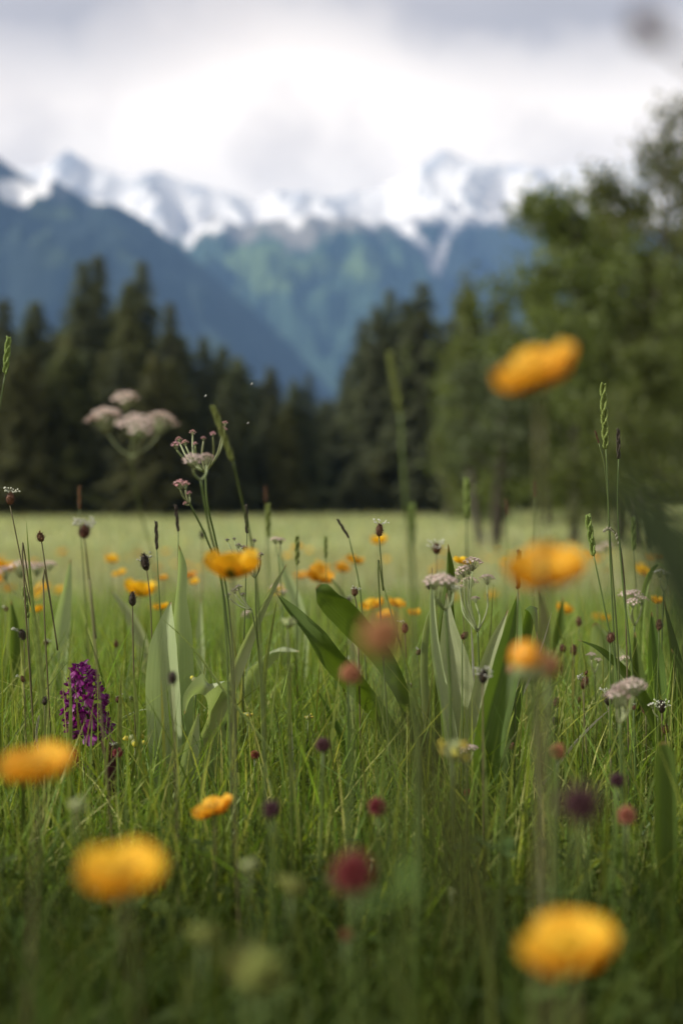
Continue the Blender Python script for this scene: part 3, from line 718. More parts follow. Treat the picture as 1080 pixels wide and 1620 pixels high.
def plantain_head(seed, L=.0135, r=.0048, dark=True, taper=.55, shag=.9):
    random.seed(seed); hm_ = MB(); hm_.ball(Vector((0, 0, L * .45)), r * .86, Z, L * .5 / (r * .86), 9, 8, .08)
    for k in range(130):
        t = (k + random.random()) / 130; q = k * 2.39996; rr = r * math.sin(math.pi * min(.96, max(.05, t * .93 + .06))) ** .6 * (1 - (1 - taper) * max(0, t - .35))
        p = Vector((math.cos(q) * rr, math.sin(q) * rr, t * L)); d = Vector((math.cos(q), math.sin(q), random.uniform(-.4, .9) if random.random() < shag else .9)).normalized(); s = Vector((-math.sin(q), math.cos(q), 0))
        l = random.uniform(.0012, .0034) * (1.5 if random.random() < .08 else 1)
        hm_.add([p - s * .0007, p + s * .0007, p + d * l * .7 + s * .0005, p + d * l, p + d * l * .7 - s * .0005], [(0, 1, 2, 3, 4)])
    return hm_.mesh('flower_head', M['head_dark' if dark else 'head_brown'])
ph_d = [plantain_head(1, dark=True, shag=.1), plantain_head(2, L=.0125, r=.0044, dark=True, shag=.6), plantain_head(6, L=.0145, r=.0042, dark=True, shag=.4)]
ph_b = [plantain_head(3, L=.0125, r=.0050, dark=False, shag=.7), plantain_head(4, L=.0115, r=.0050, dark=False, shag=1), plantain_head(7, L=.0135, r=.0044, dark=False, shag=.9, taper=.4)]
def stamen_ring(seed, n=24, z0=.35, z1=.95, r=.0048, reach=.0055, arc=6.28, L=.0135, a0=0.0):
    random.seed(seed); m_ = MB()
    for k in range(n):
        q = a0 + arc * k / n + random.uniform(-.15, .15); z = L * random.uniform(z0, z1); b = Vector((math.cos(q) * r * .8, math.sin(q) * r * .8, z))
        e = b + Vector((math.cos(q), math.sin(q), random.uniform(.2, 1.0))).normalized() * reach * random.uniform(.6, 1.15)
        m_.tube([b, e], [.00016, .00012], 3, False); m_.ball(e, .00085, rnd_dir(), 1.5, 5, 4)
    return m_.mesh('stamens', M['anther_white'])
st_full = [stamen_ring(5), stamen_ring(6, 34, .55, 1.05, reach=.006)]
st_few = [stamen_ring(7, 9, .6, 1.05, arc=2.2), stamen_ring(8, 6, .8, 1.05, arc=1.3, reach=.007)]
st_top = stamen_ring(9, 12, .9, 1.06, r=.003, reach=.0065)
def clover_head(seed, mat, r=.0085):
    random.seed(seed); m_ = MB()
    for k in range(110):
        t = (k + .5) / 110; th = math.acos(1 - 1.75 * t); q = k * 2.39996; d = Vector((math.sin(th) * math.cos(q), math.sin(th) * math.sin(q), math.cos(th) * 1.05)); s = d.orthogonal().normalized()
        b = d * r * .35; e = d * r * random.uniform(.85, 1.12) + Z * .0008; mid = b.lerp(e, .6)
        m_.tube([b, mid, e], [.0005, .0010, .0004], 4)
    m_.ball(Vector((0, 0, 0)), r * .55)
    return m_.mesh('flower_head', M[mat])
cl_red = clover_head(14, 'clover'); cl_dark = clover_head(16, 'head_plum'); cl_rust = clover_head(15, 'head_rust')
def leaflets(seed, r=.016):
    random.seed(seed); m_ = MB()
    for k in range(3):
        q = k * 2.094 + .3; d = Vector((math.cos(q), math.sin(q), .25)).normalized(); s = Vector((-math.sin(q), math.cos(q), 0))
        m_.ribbon([d * r * t for t in (0, .25, .5, .75, 1.0)], [r * v for v in (.1, .42, .55, .45, .05)], [s] * 5, .12)
    return m_.mesh('leaflets', M['dark_leaf'])
cl_leaf = leaflets(3)
def umbel_cluster(seed, n=16, r=.0075, mat='pink', dome=.5):
    """a flat-topped cluster of small five-lobed florets on short stalks"""
    random.seed(seed); f = MB(); s_ = MB()
    for k in range(n):
        q = k * 2.39996; rr = r * math.sqrt((k + .4) / n); p = Vector((math.cos(q) * rr, math.sin(q) * rr, r * .9 + dome * r * (1 - (rr / r) ** 2) + random.uniform(-.0005, .0005)))
        s_.tube([Vector((0, 0, 0)), p * .55, p], [.0004, .00032, .0003], 3, False)
        ax = (p.normalized() + Z * .8 + rnd_dir() * .25).normalized(); a = ax.orthogonal().normalized(); b = ax.cross(a)
        f.ball(p, .0010, ax, 1.2, 5, 4)
        for j in range(5):
            g = j * 1.2566 + random.uniform(-.2, .2); d = a * math.cos(g) + b * math.sin(g); e = ax.cross(d)
            c0 = p + ax * .0008; L_ = random.uniform(.0017, .0024)
            f.add([c0, c0 + d * L_ * .6 + e * L_ * .38, c0 + d * L_ + ax * .0004, c0 + d * L_ * .6 - e * L_ * .38], [(0, 1, 2, 3)])
    return f.mesh('florets', M[mat]), s_.mesh('stalks', M['stem_pale'])
um_pink = [umbel_cluster(31, 22, .0105), umbel_cluster(32, 16, .0085), umbel_cluster(33, 20, .0095)]
um_bud = [umbel_cluster(34, 10, .0058, 'pink_bud', .8), umbel_cluster(35, 12, .0065, 'pink_bud', .7), umbel_cluster(36, 8, .005, 'pink_bud', .9)]
um_grey = [umbel_cluster(37, 9, .0045, 'grey_bud', .8), umbel_cluster(38, 7, .004, 'grey_bud', .8)]
um_white = [umbel_cluster(39, 14, .0075, 'anther_white', .4)]
def spike_mesh(L, r, seed, mat, n=70, lean=.0):
    random.seed(seed); m_ = MB(); m_.tube([Vector((0, 0, L * i / 6)) for i in range(7)], [r * .35] * 6 + [r * .1], 5)
    for k in range(n):
        t = k / n; q = k * 2.2 + random.uniform(-.3, .3); rr = r * (math.sin(math.pi * (.12 + .8 * t)) ** .6)
        p = Vector((math.cos(q) * rr * .5, math.sin(q) * rr * .5, L * t)); d = Vector((math.cos(q) * .55, math.sin(q) * .55, 1)).normalized()
        m_.ball(p + d * r * .8, r * .48, d, 2.1, 5, 4)
    return m_.mesh('seed_head', M[mat])
sp_green = [spike_mesh(.062, .0027, 1, 'spike_green', 90), spike_mesh(.036, .0024, 2, 'spike_green', 60)]
sp_brown = [spike_mesh(.030, .0016, 3, 'head_dark', 50), spike_mesh(.025, .0015, 4, 'head_brown', 44)]

# ------------------------------------------------------------------ stems and things
def stem_path(head, basepx, based, midoff=None, n=14, extra=None):
    base = G(basepx, based)
    if extra: ctrl = [base] + extra + [head]
    else:
        m = base.lerp(head, .55)
        m.x += (head.x - base.x) * .22 + random.uniform(-.006, .006); m.y += random.uniform(-.006, .006)
        ctrl = [base, m, head]
    return smooth_path(ctrl, n)
def add_stem(root, path, r0, r1, mat='stem_green', name='stem'):
    mb_ = MB(); k = len(path); mb_.tube(path, [r0 + (r1 - r0) * i / (k - 1) for i in range(k)], 6)
    return part(name, mb_, mat, root)
def buttercup(px, py, d, base, label, w=60, cup=1, axis=(0, -.25, 1), group=None, bd=None, stem='stem_brown', name='buttercup', extra=None):
    """w = picture width of the open flower in pixels"""
    head = W(px, py + .19 * w, d); sc = (w / FPX * d) / .030
    p = stem_path(head - Vector(axis).normalized() * .002, base, bd or d + random.uniform(-.03, .05), extra=extra)
    t = thing(name, p[0], label, 'flower', group)
    add_stem(t, p, .0011 * max(1, sc * .9), .0008 * max(1, sc * .9), stem)
    ax = Vector(axis); q = random.uniform(0, 6.28); a, b_, c_ = bc[cup]
    put('petals', a, t, head, ax, sc, q); put('stamens', b_, t, head, ax, sc, q); put('sepals', c_, t, head - ax.normalized() * .0006, ax, sc, q)
    return t
def plantain(px, py, d, base, label, L=20, kind='d', st=None, axis=None, bd=None, via=None, group='plantain heads in the grass', thick=1.0):
    """(px,py) = middle of the head, L = head length in pixels"""
    c_ = W(px, py, d); sc = (L / FPX * d) / .0135
    via_w = [W(*v) for v in via] if via else None
    base_p = G(base, bd or d)
    ctrl = [base_p] + (via_w or [base_p.lerp(c_, .55) + Vector((random.uniform(-.006, .006), random.uniform(-.01, .01), 0))])
    ax = Vector(axis) if axis else (c_ - ctrl[-1]); ax.normalize()
    foot = c_ - ax * (L / FPX * d) * .5
    p = smooth_path(ctrl + [foot], 18)
    t = thing('plantain', p[0], label, 'flower', group)
    add_stem(t, p, .0009 * thick, .0006 * thick, 'stem_brown' if kind == 'd' else random.choice(('stem_brown', 'stem_green')))
    q = random.uniform(0, 6.28)
    put('flower_head', random.choice(ph_d if kind == 'd' else ph_b), t, foot, ax, sc, q)
    if st: put('stamens', st, t, foot, ax, sc, q)
    return t
# ------------------------------------------------------------------ broad leaves
def leaf(root, ctrl, widths, ang=0.0, cup=.25, fold=0.0, mat='glaucous', n=28, wave=0.0, nx=6):
    """ctrl: (px, py, d) from base to tip; widths in picture pixels; ang: how far each width direction turns away (deg)"""
    pts = smooth_path([W(*c_) for c_ in ctrl], n); wd = lerp_list(widths, n)
    ds = lerp_list([c_[2] for c_ in ctrl], n); an = lerp_list(ang if isinstance(ang, list) else [ang, ang], n)
    mb_ = MB(); mb_.ribbon(pts, [w_ / FPX * d_ for w_, d_ in zip(wd, ds)], [RIGHT * math.cos(R(a)) + Vector((0, 1, 0)) * math.sin(R(a)) for a in an], cup, nx, wave, fold)
    return part('leaf', mb_, mat, root)
def leafy(px, d, label, group='broad leaved clumps'):
    return thing('broad_leaved_plant', G(px, d), label, 'plant', group)
random.seed(77)
t = leafy(268, 1.33, 'pale grey-green clump with the tall upright leaf beside the purple orchid')
leaf(t, [(270, 1380, 1.33), (265, 1260, 1.33), (263, 1160, 1.33), (262, 1080, 1.33), (264, 1020, 1.33), (268, 980, 1.335), (271, 952, 1.34)], [26, 46, 54, 55, 44, 22, 1.5], [8, 5, -5, -14, -24], .20, .20)
leaf(t, [(275, 1370, 1.37), (279, 1200, 1.375), (281, 1080, 1.375), (282, 1000, 1.37), (282, 945, 1.365), (285, 895, 1.36), (283, 862, 1.35)], [26, 42, 44, 36, 21, 17, 1], [20, 20, 30, 45, 35], .40, .0)
leaf(t, [(276, 1400, 1.27), (286, 1290, 1.26), (295, 1220, 1.25), (305, 1165, 1.25), (314, 1128, 1.25)], [16, 28, 33, 20, 1.5], [15, 25], .18, .15)
t = leafy(318, 1.31, 'grey-green clump with a long leaf slanting up right and one leaf folded over')
leaf(t, [(296, 1330, 1.33), (312, 1200, 1.32), (338, 1128, 1.31), (362, 1080, 1.30), (386, 1022, 1.30), (412, 968, 1.295), (434, 926, 1.29), (453, 893, 1.29)], [20, 25, 26, 24, 20, 12, 8, 1], [15, 25, 30, 20, 10], .12, .34)
leaf(t, [(316, 1330, 1.35), (330, 1215, 1.345), (342, 1150, 1.33), (346, 1104, 1.30), (334, 1082, 1.275), (312, 1090, 1.265), (298, 1104, 1.262), (292, 1130, 1.262)], [20, 30, 36, 42, 42, 32, 18, 2], [15, 25, 40, 46, 48], .12, .05)
t = leafy(672, 1.45, 'dark green clump with two leaves slanting up left to blunt and pointed tips')
leaf(t, [(676, 1330, 1.5), (640, 1215, 1.46), (596, 1125, 1.40), (545, 1062, 1.34), (500, 1016, 1.31), (462, 972, 1.32), (437, 938, 1.33)], [14, 20, 28, 36, 34, 22, 1], [35, 30, 20], .08, .36, 'dark_leaf')
leaf(t, [(690, 1340, 1.44), (672, 1220, 1.40), (640, 1110, 1.35), (602, 1035, 1.30), (560, 985, 1.26), (528, 952, 1.24), (510, 936, 1.23), (501, 928, 1.23)], [10, 14, 22, 34, 44, 44, 32, 8], [30, 20, 10], .10, .16, 'dark_leaf')
t = leafy(722, 1.33, 'tall pale green clump right of centre, a pink flower at its tip')
leaf(t, [(734, 1400, 1.3), (734, 1280, 1.3), (730, 1180, 1.3), (724, 1100, 1.3), (716, 1040, 1.305), (709, 990, 1.31), (706, 938, 1.32)], [26, 48, 62, 58, 46, 22, 1.5], [-8, -4, 0], .26, .06)
leaf(t, [(712, 1380, 1.37), (704, 1200, 1.37), (697, 1080, 1.37), (695, 1000, 1.365), (699, 950, 1.355), (706, 905, 1.345), (708, 861, 1.34)], [26, 40, 40, 36, 24, 18, 1.5], [0, 10, 35, 55, 40], .55, 0, 'dark_leaf')
leaf(t, [(728, 1400, 1.26), (716, 1230, 1.265), (704, 1130, 1.27), (691, 1060, 1.275), (684, 1000, 1.28), (682, 950, 1.285), (683, 898, 1.29)], [16, 24, 22, 18, 13, 9, 1.5], [25, 20, 10], .2, .2)
leaf(t, [(705, 1390, 1.39), (680, 1220, 1.39), (668, 1110, 1.385), (667, 1030, 1.38), (676, 975, 1.37), (690, 948, 1.36), (697, 940, 1.355)], [18, 24, 22, 18, 13, 8, 1.5], [60, 50, 40], .3, .0)
t = leafy(748, 1.24, 'dark green clump leaning right towards the yellow buttercup')
leaf(t, [(742, 1400, 1.2), (750, 1270, 1.2), (764, 1180, 1.2), (781, 1110, 1.205), (798, 1050, 1.21), (811, 990, 1.22), (820, 935, 1.225)], [26, 44, 52, 50, 44, 26, 1.5], [20, 10, 0], .05, .42, 'dark_leaf')
leaf(t, [(735, 1400, 1.27), (741, 1240, 1.27), (752, 1150, 1.27), (768, 1070, 1.27), (783, 1015, 1.27), (803, 965, 1.27)], [18, 30, 32, 28, 18, 1.5], [-20, -10], .2, .1)
leaf(t, [(772, 1390, 1.32), (800, 1180, 1.33), (818, 1060, 1.34), (828, 990, 1.34), (838, 958, 1.33), (847, 968, 1.32), (850, 1012, 1.31)], [18, 24, 26, 26, 24, 18, 2], [20, 40, 50], .2, .1, 'dark_leaf')
leaf(t, [(790, 1400, 1.24), (770, 1260, 1.22), (795, 1190, 1.2), (822, 1150, 1.19)], [10, 12, 10, 1], [40, 40], .2, .1)
t = leafy(1050, 1.0, 'broad blunt dark leaf standing alone near the right edge, close to the camera', 'broad leaved clumps')
leaf(t, [(1052, 1450, .98), (1050, 1320, .98), (1049, 1240, .98), (1048, 1195, .98), (1047, 1174, .98)], [30, 38, 38, 34, 12], [10, 10], .15, .05, 'dark_leaf')
t = leafy(1062, 1.48, 'dense dark green clump at the right edge behind the small brown heads')
for c_ in ([(1045, 1330, 1.46), (1040, 1150, 1.46), (1034, 1040, 1.47), (1030, 968, 1.47)], [(1062, 1330, 1.5), (1070, 1180, 1.5), (1066, 1060, 1.5), (1050, 950, 1.5)],
           [(1050, 1330, 1.52), (1022, 1180, 1.53), (1008, 1080, 1.54), (1003, 1000, 1.55)], [(1070, 1330, 1.44), (1090, 1200, 1.44), (1086, 1090, 1.44), (1061, 1027, 1.44)], [(1080, 1330, 1.5), (1100, 1160, 1.5), (1092, 1030, 1.5), (1078, 930, 1.5)]):
    leaf(t, c_, [20, 32, 26, 2], [random.uniform(-30, 30), random.uniform(-30, 50)], .25, .1, 'dark_leaf')
leaf(t, [(1066, 1340, 1.38), (1050, 1210, 1.37), (1024, 1122, 1.36), (990, 1068, 1.35), (950, 1030, 1.34), (913, 1012, 1.34)], [18, 20, 19, 16, 10, 1], [10, 20], .1, .25, 'dark_leaf')
for (px, d, lab, cs, wd, mt) in [
    (96, 1.75, 'blurred pale leaf with a whitish tip left of the tall plantain', [(88, 1250, 1.75), (90, 1080, 1.75), (98, 985, 1.75), (106, 930, 1.75), (112, 884, 1.75)], [20, 30, 26, 14, 2], 'glaucous'),
    (470, 2.1, 'blurred grey-green leaf behind the long slanting leaf tip', [(478, 1150, 2.1), (478, 1010, 2.1), (465, 950, 2.1), (448, 905, 2.1), (440, 862, 2.1)], [18, 24, 24, 10, 2], 'glaucous'),
    (238, 1.9, 'blurred leaf leaning left behind the pale tall leaf', [(245, 1200, 1.9), (232, 1040, 1.9), (205, 975, 1.9), (176, 934, 1.9)], [16, 22, 18, 2], 'glaucous'),
    (385, 1.62, 'blurred arching leaf bent over to the right in the centre left', [(372, 1250, 1.62), (384, 1110, 1.62), (410, 1050, 1.6), (446, 1024, 1.58), (474, 1030, 1.57)], [18, 26, 28, 22, 2], 'glaucous'),
    (968, 1.75, 'wide pale blurred leaf turned flat to the light behind the tall seed stalks', [(975, 1250, 1.75), (972, 1100, 1.75), (958, 1030, 1.74), (940, 985, 1.72)], [30, 56, 60, 10], 'glaucous'),
    (838, 1.85, 'blurred green leaf pair behind the orange bud', [(846, 1200, 1.85), (848, 1060, 1.85), (858, 990, 1.85), (852, 930, 1.85)], [16, 24, 20, 2], 'dark_leaf'),
    (886, 1.9, 'blurred upright green leaf below the big yellow flower', [(882, 1200, 1.9), (884, 1080, 1.9), (884, 1010, 1.9), (890, 945, 1.9)], [20, 28, 22, 2], 'dark_leaf'),
    (330, 1.8, 'blurred slim leaf between the tall pale leaf and the slanting one', [(325, 1220, 1.8), (322, 1080, 1.8), (318, 1000, 1.8), (318, 948, 1.8)], [12, 16, 13, 2], 'glaucous'),
    (520, 1.75, 'small pale leaf tip between the two dark slanting leaves', [(575, 1160, 1.75), (555, 1000, 1.75), (540, 940, 1.74), (524, 915, 1.73)], [12, 14, 10, 2], 'glaucous'),
    (1046, 1.6, 'pale bent leaf near the right edge under the large green blur', [(1010, 1150, 1.62), (1015, 960, 1.6), (1028, 905, 1.6), (1045, 890, 1.58), (1064, 912, 1.57)], [6, 9, 10, 7, 1], 'spike_green'),
    (508, 1.38, 'thin dark blade leaning left in the centre grass', [(560, 1260, 1.36), (545, 1175, 1.36), (520, 1125, 1.36), (501, 1092, 1.36)], [12, 12, 8, 1], 'dark_leaf'),
    (190, 1.45, 'pale curved blade arching right of the orchid', [(150, 1250, 1.45), (178, 1150, 1.44), (215, 1125, 1.43), (245, 1120, 1.42)], [7, 8, 6, 1], 'glaucous'),
    (20, 1.7, 'blurred dark leaf at the left edge of the meadow', [(12, 1250, 1.7), (16, 1100, 1.7), (24, 1010, 1.7), (18, 950, 1.7)], [16, 24, 18, 2], 'dark_leaf'),
    (620, 1.9, 'blurred green leaf behind the blunt dark leaf', [(600, 1230, 1.9), (598, 1110, 1.9), (600, 1040, 1.9), (590, 1000, 1.9)], [20, 30, 22, 2], 'glaucous'),
]:
    t = leafy(px, d, lab, 'leaves blurred behind the focus'); leaf(t, cs, wd, [random.uniform(-25, 25), random.uniform(-25, 40)], .22, .12, mt)
t = thing('broad_leaved_plant', G(1290, .26), 'very large green leaf, blurred soft at the right edge in front of the trees', 'plant', 'broad leaved clumps')
leaf(t, [(1310, 1500, .26), (1205, 1130, .26), (1120, 985, .26), (1058, 880, .26), (998, 800, .26), (948, 725, .26)], [90, 170, 190, 140, 70, 6], [20, 10], .12, .1, 'bluegreen_leaf')

# ------------------------------------------------------------------ orchid
def floret_mesh(seed):
    random.seed(seed); m_ = MB(); r = .0062
    def pet(q, l, w_, tilt, c_=.2):
        d = Vector((math.cos(q) * math.cos(tilt), math.sin(q) * math.cos(tilt), math.sin(tilt))); s = Vector((-math.sin(q), math.cos(q), 0))
        m_.ribbon([d * l * t for t in (0.05, .3, .6, .85, 1)], [w_ * v for v in (.3, .8, 1, .7, .15)], [s] * 5, c_, 4)
    pet(-1.57, r * 1.15, r * .85, .1, .15); pet(-1.05, r, r * .55, .2); pet(-2.09, r, r * .55, .2)      # three-lobed lip
    pet(.3, r * 1.05, r * .42, .55); pet(2.84, r * 1.05, r * .42, .55); pet(1.57, r * .85, r * .5, .95, .4); pet(1.1, r * .8, r * .4, 1.1); pet(2.04, r * .8, r * .4, 1.1)
    m_.tube([Vector((0, 0, 0)), Vector((0, r * .2, -r * .5)), Vector((0, 0, -r * 1.1))], [r * .16, r * .13, r * .08], 5)
    return m_.mesh('floret', M['orchid'])
fl = [floret_mesh(k) for k in (3, 4, 5)]
D_ = 1.30; top = W(127, 1052, D_); low = W(143, 1168, D_)
sp = smooth_path([G(168, 1.31), W(158, 1290, 1.305), low, W(136, 1115, D_), top], 26)
t = thing('orchid', sp[0], 'deep purple orchid spike standing among the grass at the left', 'flower')
add_stem(t, sp, .0024, .0014, 'stem_green')
random.seed(9)
for k in range(46):
    f = (k + .3) / 46; c_ = low.lerp(top, f) + Vector((0, 0, 0)); q = k * 2.39996
    rr = (.0165 if f < .5 else .0165 - .020 * (f - .5)) * random.uniform(.75, 1.2)
    d = Vector((math.cos(q), math.sin(q), .25)).normalized()
    o = link('floret', random.choice(fl), t); zax = d; yax = (Z - zax * zax.dot(Z)).normalized(); xax = yax.cross(zax)
    mt_ = Matrix((xax, yax, zax)).transposed().to_quaternion() @ Quaternion((0, 0, 1), random.uniform(-.7, .7)) @ Quaternion((1, 0, 0), random.uniform(-.4, .4))
    o.rotation_mode = 'QUATERNION'; o.rotation_quaternion = mt_; o.location = c_ + d * rr - sp[0]; s_ = (1.75 - .85 * f) * random.uniform(.85, 1.12); o.scale = (s_, s_, s_)
for k in range(12):
    f = k / 12; c_ = low.lerp(top, f * .9 - .1); q = k * 2.39996 + 1; d = Vector((math.cos(q), math.sin(q), .5)).normalized()
    m_ = MB(); m_.ribbon([c_ + d * v for v in (.002, .008, .014, .02)], [.004, .005, .004, .0006], [Z.cross(d)] * 4, .2); part('bract', m_, 'orchid_dark', t)
for cs in ([(164, 1330, 1.3), (178, 1250, 1.29), (176, 1190, 1.28), (170, 1160, 1.28)], [(162, 1330, 1.3), (150, 1260, 1.31), (124, 1200, 1.32), (112, 1180, 1.32)], [(160, 1330, 1.28), (166, 1270, 1.26), (172, 1210, 1.24), (160, 1170, 1.22)]):
    leaf(t, cs, [12, 18, 14, 2], 20, .25, .1, 'orchid_dark')

# ------------------------------------------------------------------ buttercups
NB = 'buttercups close to the camera'
buttercup(196, 1372, .44, 240, 'large blurred orange-yellow buttercup low at the left', 128, 3, (-.05, -.26, 1), NB)
buttercup(905, 1486, .42, 960, 'largest blurred buttercup at the lower right corner', 142, 3, (-.28, -.24, 1), NB)
buttercup(62, 1206, .56, 70, 'blurred orange-yellow buttercup cut close to the left edge below the orchid', 114, 3, (-.14, -.14, 1), NB)
buttercup(338, 1276, .93, 360, 'small tilted orange buttercup in the lower left grass', 62, 3, (-.32, -.10, 1), NB)
buttercup(368, 900, .86, 402, 'yellow buttercup rising in front of the grey flower buds', 68, 2, (-.05, -.12, 1), NB)
buttercup(850, 580, .50, 905, 'highest buttercup, blurred and tilted against the dark trees', 124, 3, (-.40, -.36, 1), NB)
buttercup(864, 900, .55, 892, 'pale yellow blurred buttercup beside the dark leaning leaves', 112, 4, (-.20, -.34, 1), NB)
NF = 'buttercups beyond the focus'
for px, py, d, w_, base, lab in [
    (730, 886, 1.62, 24, 745, 'small bright yellow buttercup just above the pale pink flower'),
    (289, 982, 1.48, 20, 292, 'half open small orange buttercup right of the tall pale leaf'),
    (505, 911, 2.3, 38, 512, 'blurred yellow buttercup above the dark slanting leaf'),
    (560, 886, 2.6, 24, 560, 'blurred yellow buttercup left of the upright plantain head'),
    (599, 856, 2.9, 22, 604, 'blurred buttercup right behind the upright plantain head'),
    (470, 864, 3.2, 16, 474, 'tiny yellow buttercup near the meadow edge at centre'),
    (626, 955, 2.1, 24, 628, 'right one of the orange blurred pair behind the blunt leaf'),
    (590, 957, 2.1, 30, 594, 'left one of the orange blurred pair behind the blunt leaf'),
    (654, 970, 2.2, 16, 656, 'small orange buttercup right of the orange pair'),
    (610, 974, 2.0, 22, 612, 'low orange buttercup under the orange pair'),
    (176, 886, 3.0, 18, 178, 'blurred yellow buttercup right of the tall blurred plantain'),
    (255, 960, 1.9, 20, 252, 'blurred yellow buttercup left of the tall pale leaf'),
    (190, 905, 2.6, 20, 192, 'pale blurred buttercup left of the white-fringed plantain'),
    (258, 913, 2.4, 14, 258, 'small yellow dot of a buttercup behind the white-fringed plantain'),
    (220, 935, 2.3, 40, 224, 'wide blurred buttercup above the egg-shaped dark plantain'),
    (8, 898, 2.8, 26, 8, 'blurred buttercup cut by the left edge'),
    (308, 920, 2.4, 14, 308, 'small blurred buttercup beside the top of the tall pale leaf'),
    (1040, 950, 1.9, 16, 1040, 'orange buttercup spot at the right behind the brown heads'),
    (890, 965, 2.4, 22, 892, 'blurred yellow buttercup under the pale large one'),
    (950, 975, 2.6, 24, 950, 'blurred buttercup behind the wide pale leaf'),
    (60, 965, 2.0, 16, 62, 'low blurred orange buttercup left of the whitish leaf tip'),
    (540, 900, 3.0, 20, 540, 'faint blurred buttercup between the two yellow ones at centre'),
]:
    buttercup(px, py, d, base, lab, w_, random.choice((0, 1, 2)), (random.uniform(-.3, .3), random.uniform(-.4, .1), 1), NF)
random.seed(33)
def far_buttercups(n, y0, y1, row0, row1, label, group, sc=(.8, 1.25)):
    pts = scatter(n, y0, y1, .2, .27)
    for x, y, z in pts:
        row = random.uniform(row0, row1); top_z = CAMZ - y * (row - H0) / FPX
        top_z = min(max(top_z, z + .10), z + .42)
        head = Vector((x, y, top_z)); s_ = random.uniform(*sc)
        t = thing('buttercup', (x, y, z), label, 'flower', group)
        pth = smooth_path([Vector((x + random.uniform(-.02, .02), y, z)), Vector((x, y + .01, (z + top_z) / 2)), head], 6)
        pth = [p - (pth[0] - Vector((x, y, z))) * (1 - i / 5) for i, p in enumerate(pth)]
        add_stem(t, pth, .0012, .0009); a, b_, c_ = random.choice(bc); ax = Vector((random.uniform(-.4, .4), random.uniform(-.5, .2), 1))
        put('petals', a, t, head, ax, s_)
far_buttercups(20, 2.6, 5.0, 892, 968, 'blurred yellow buttercup among many in the middle meadow grass', 'buttercups in the middle meadow')
far_buttercups(60, 5.0, 12, 868, 905, 'tiny blurred yellow buttercup dotting the far meadow', 'buttercups in the far meadow')

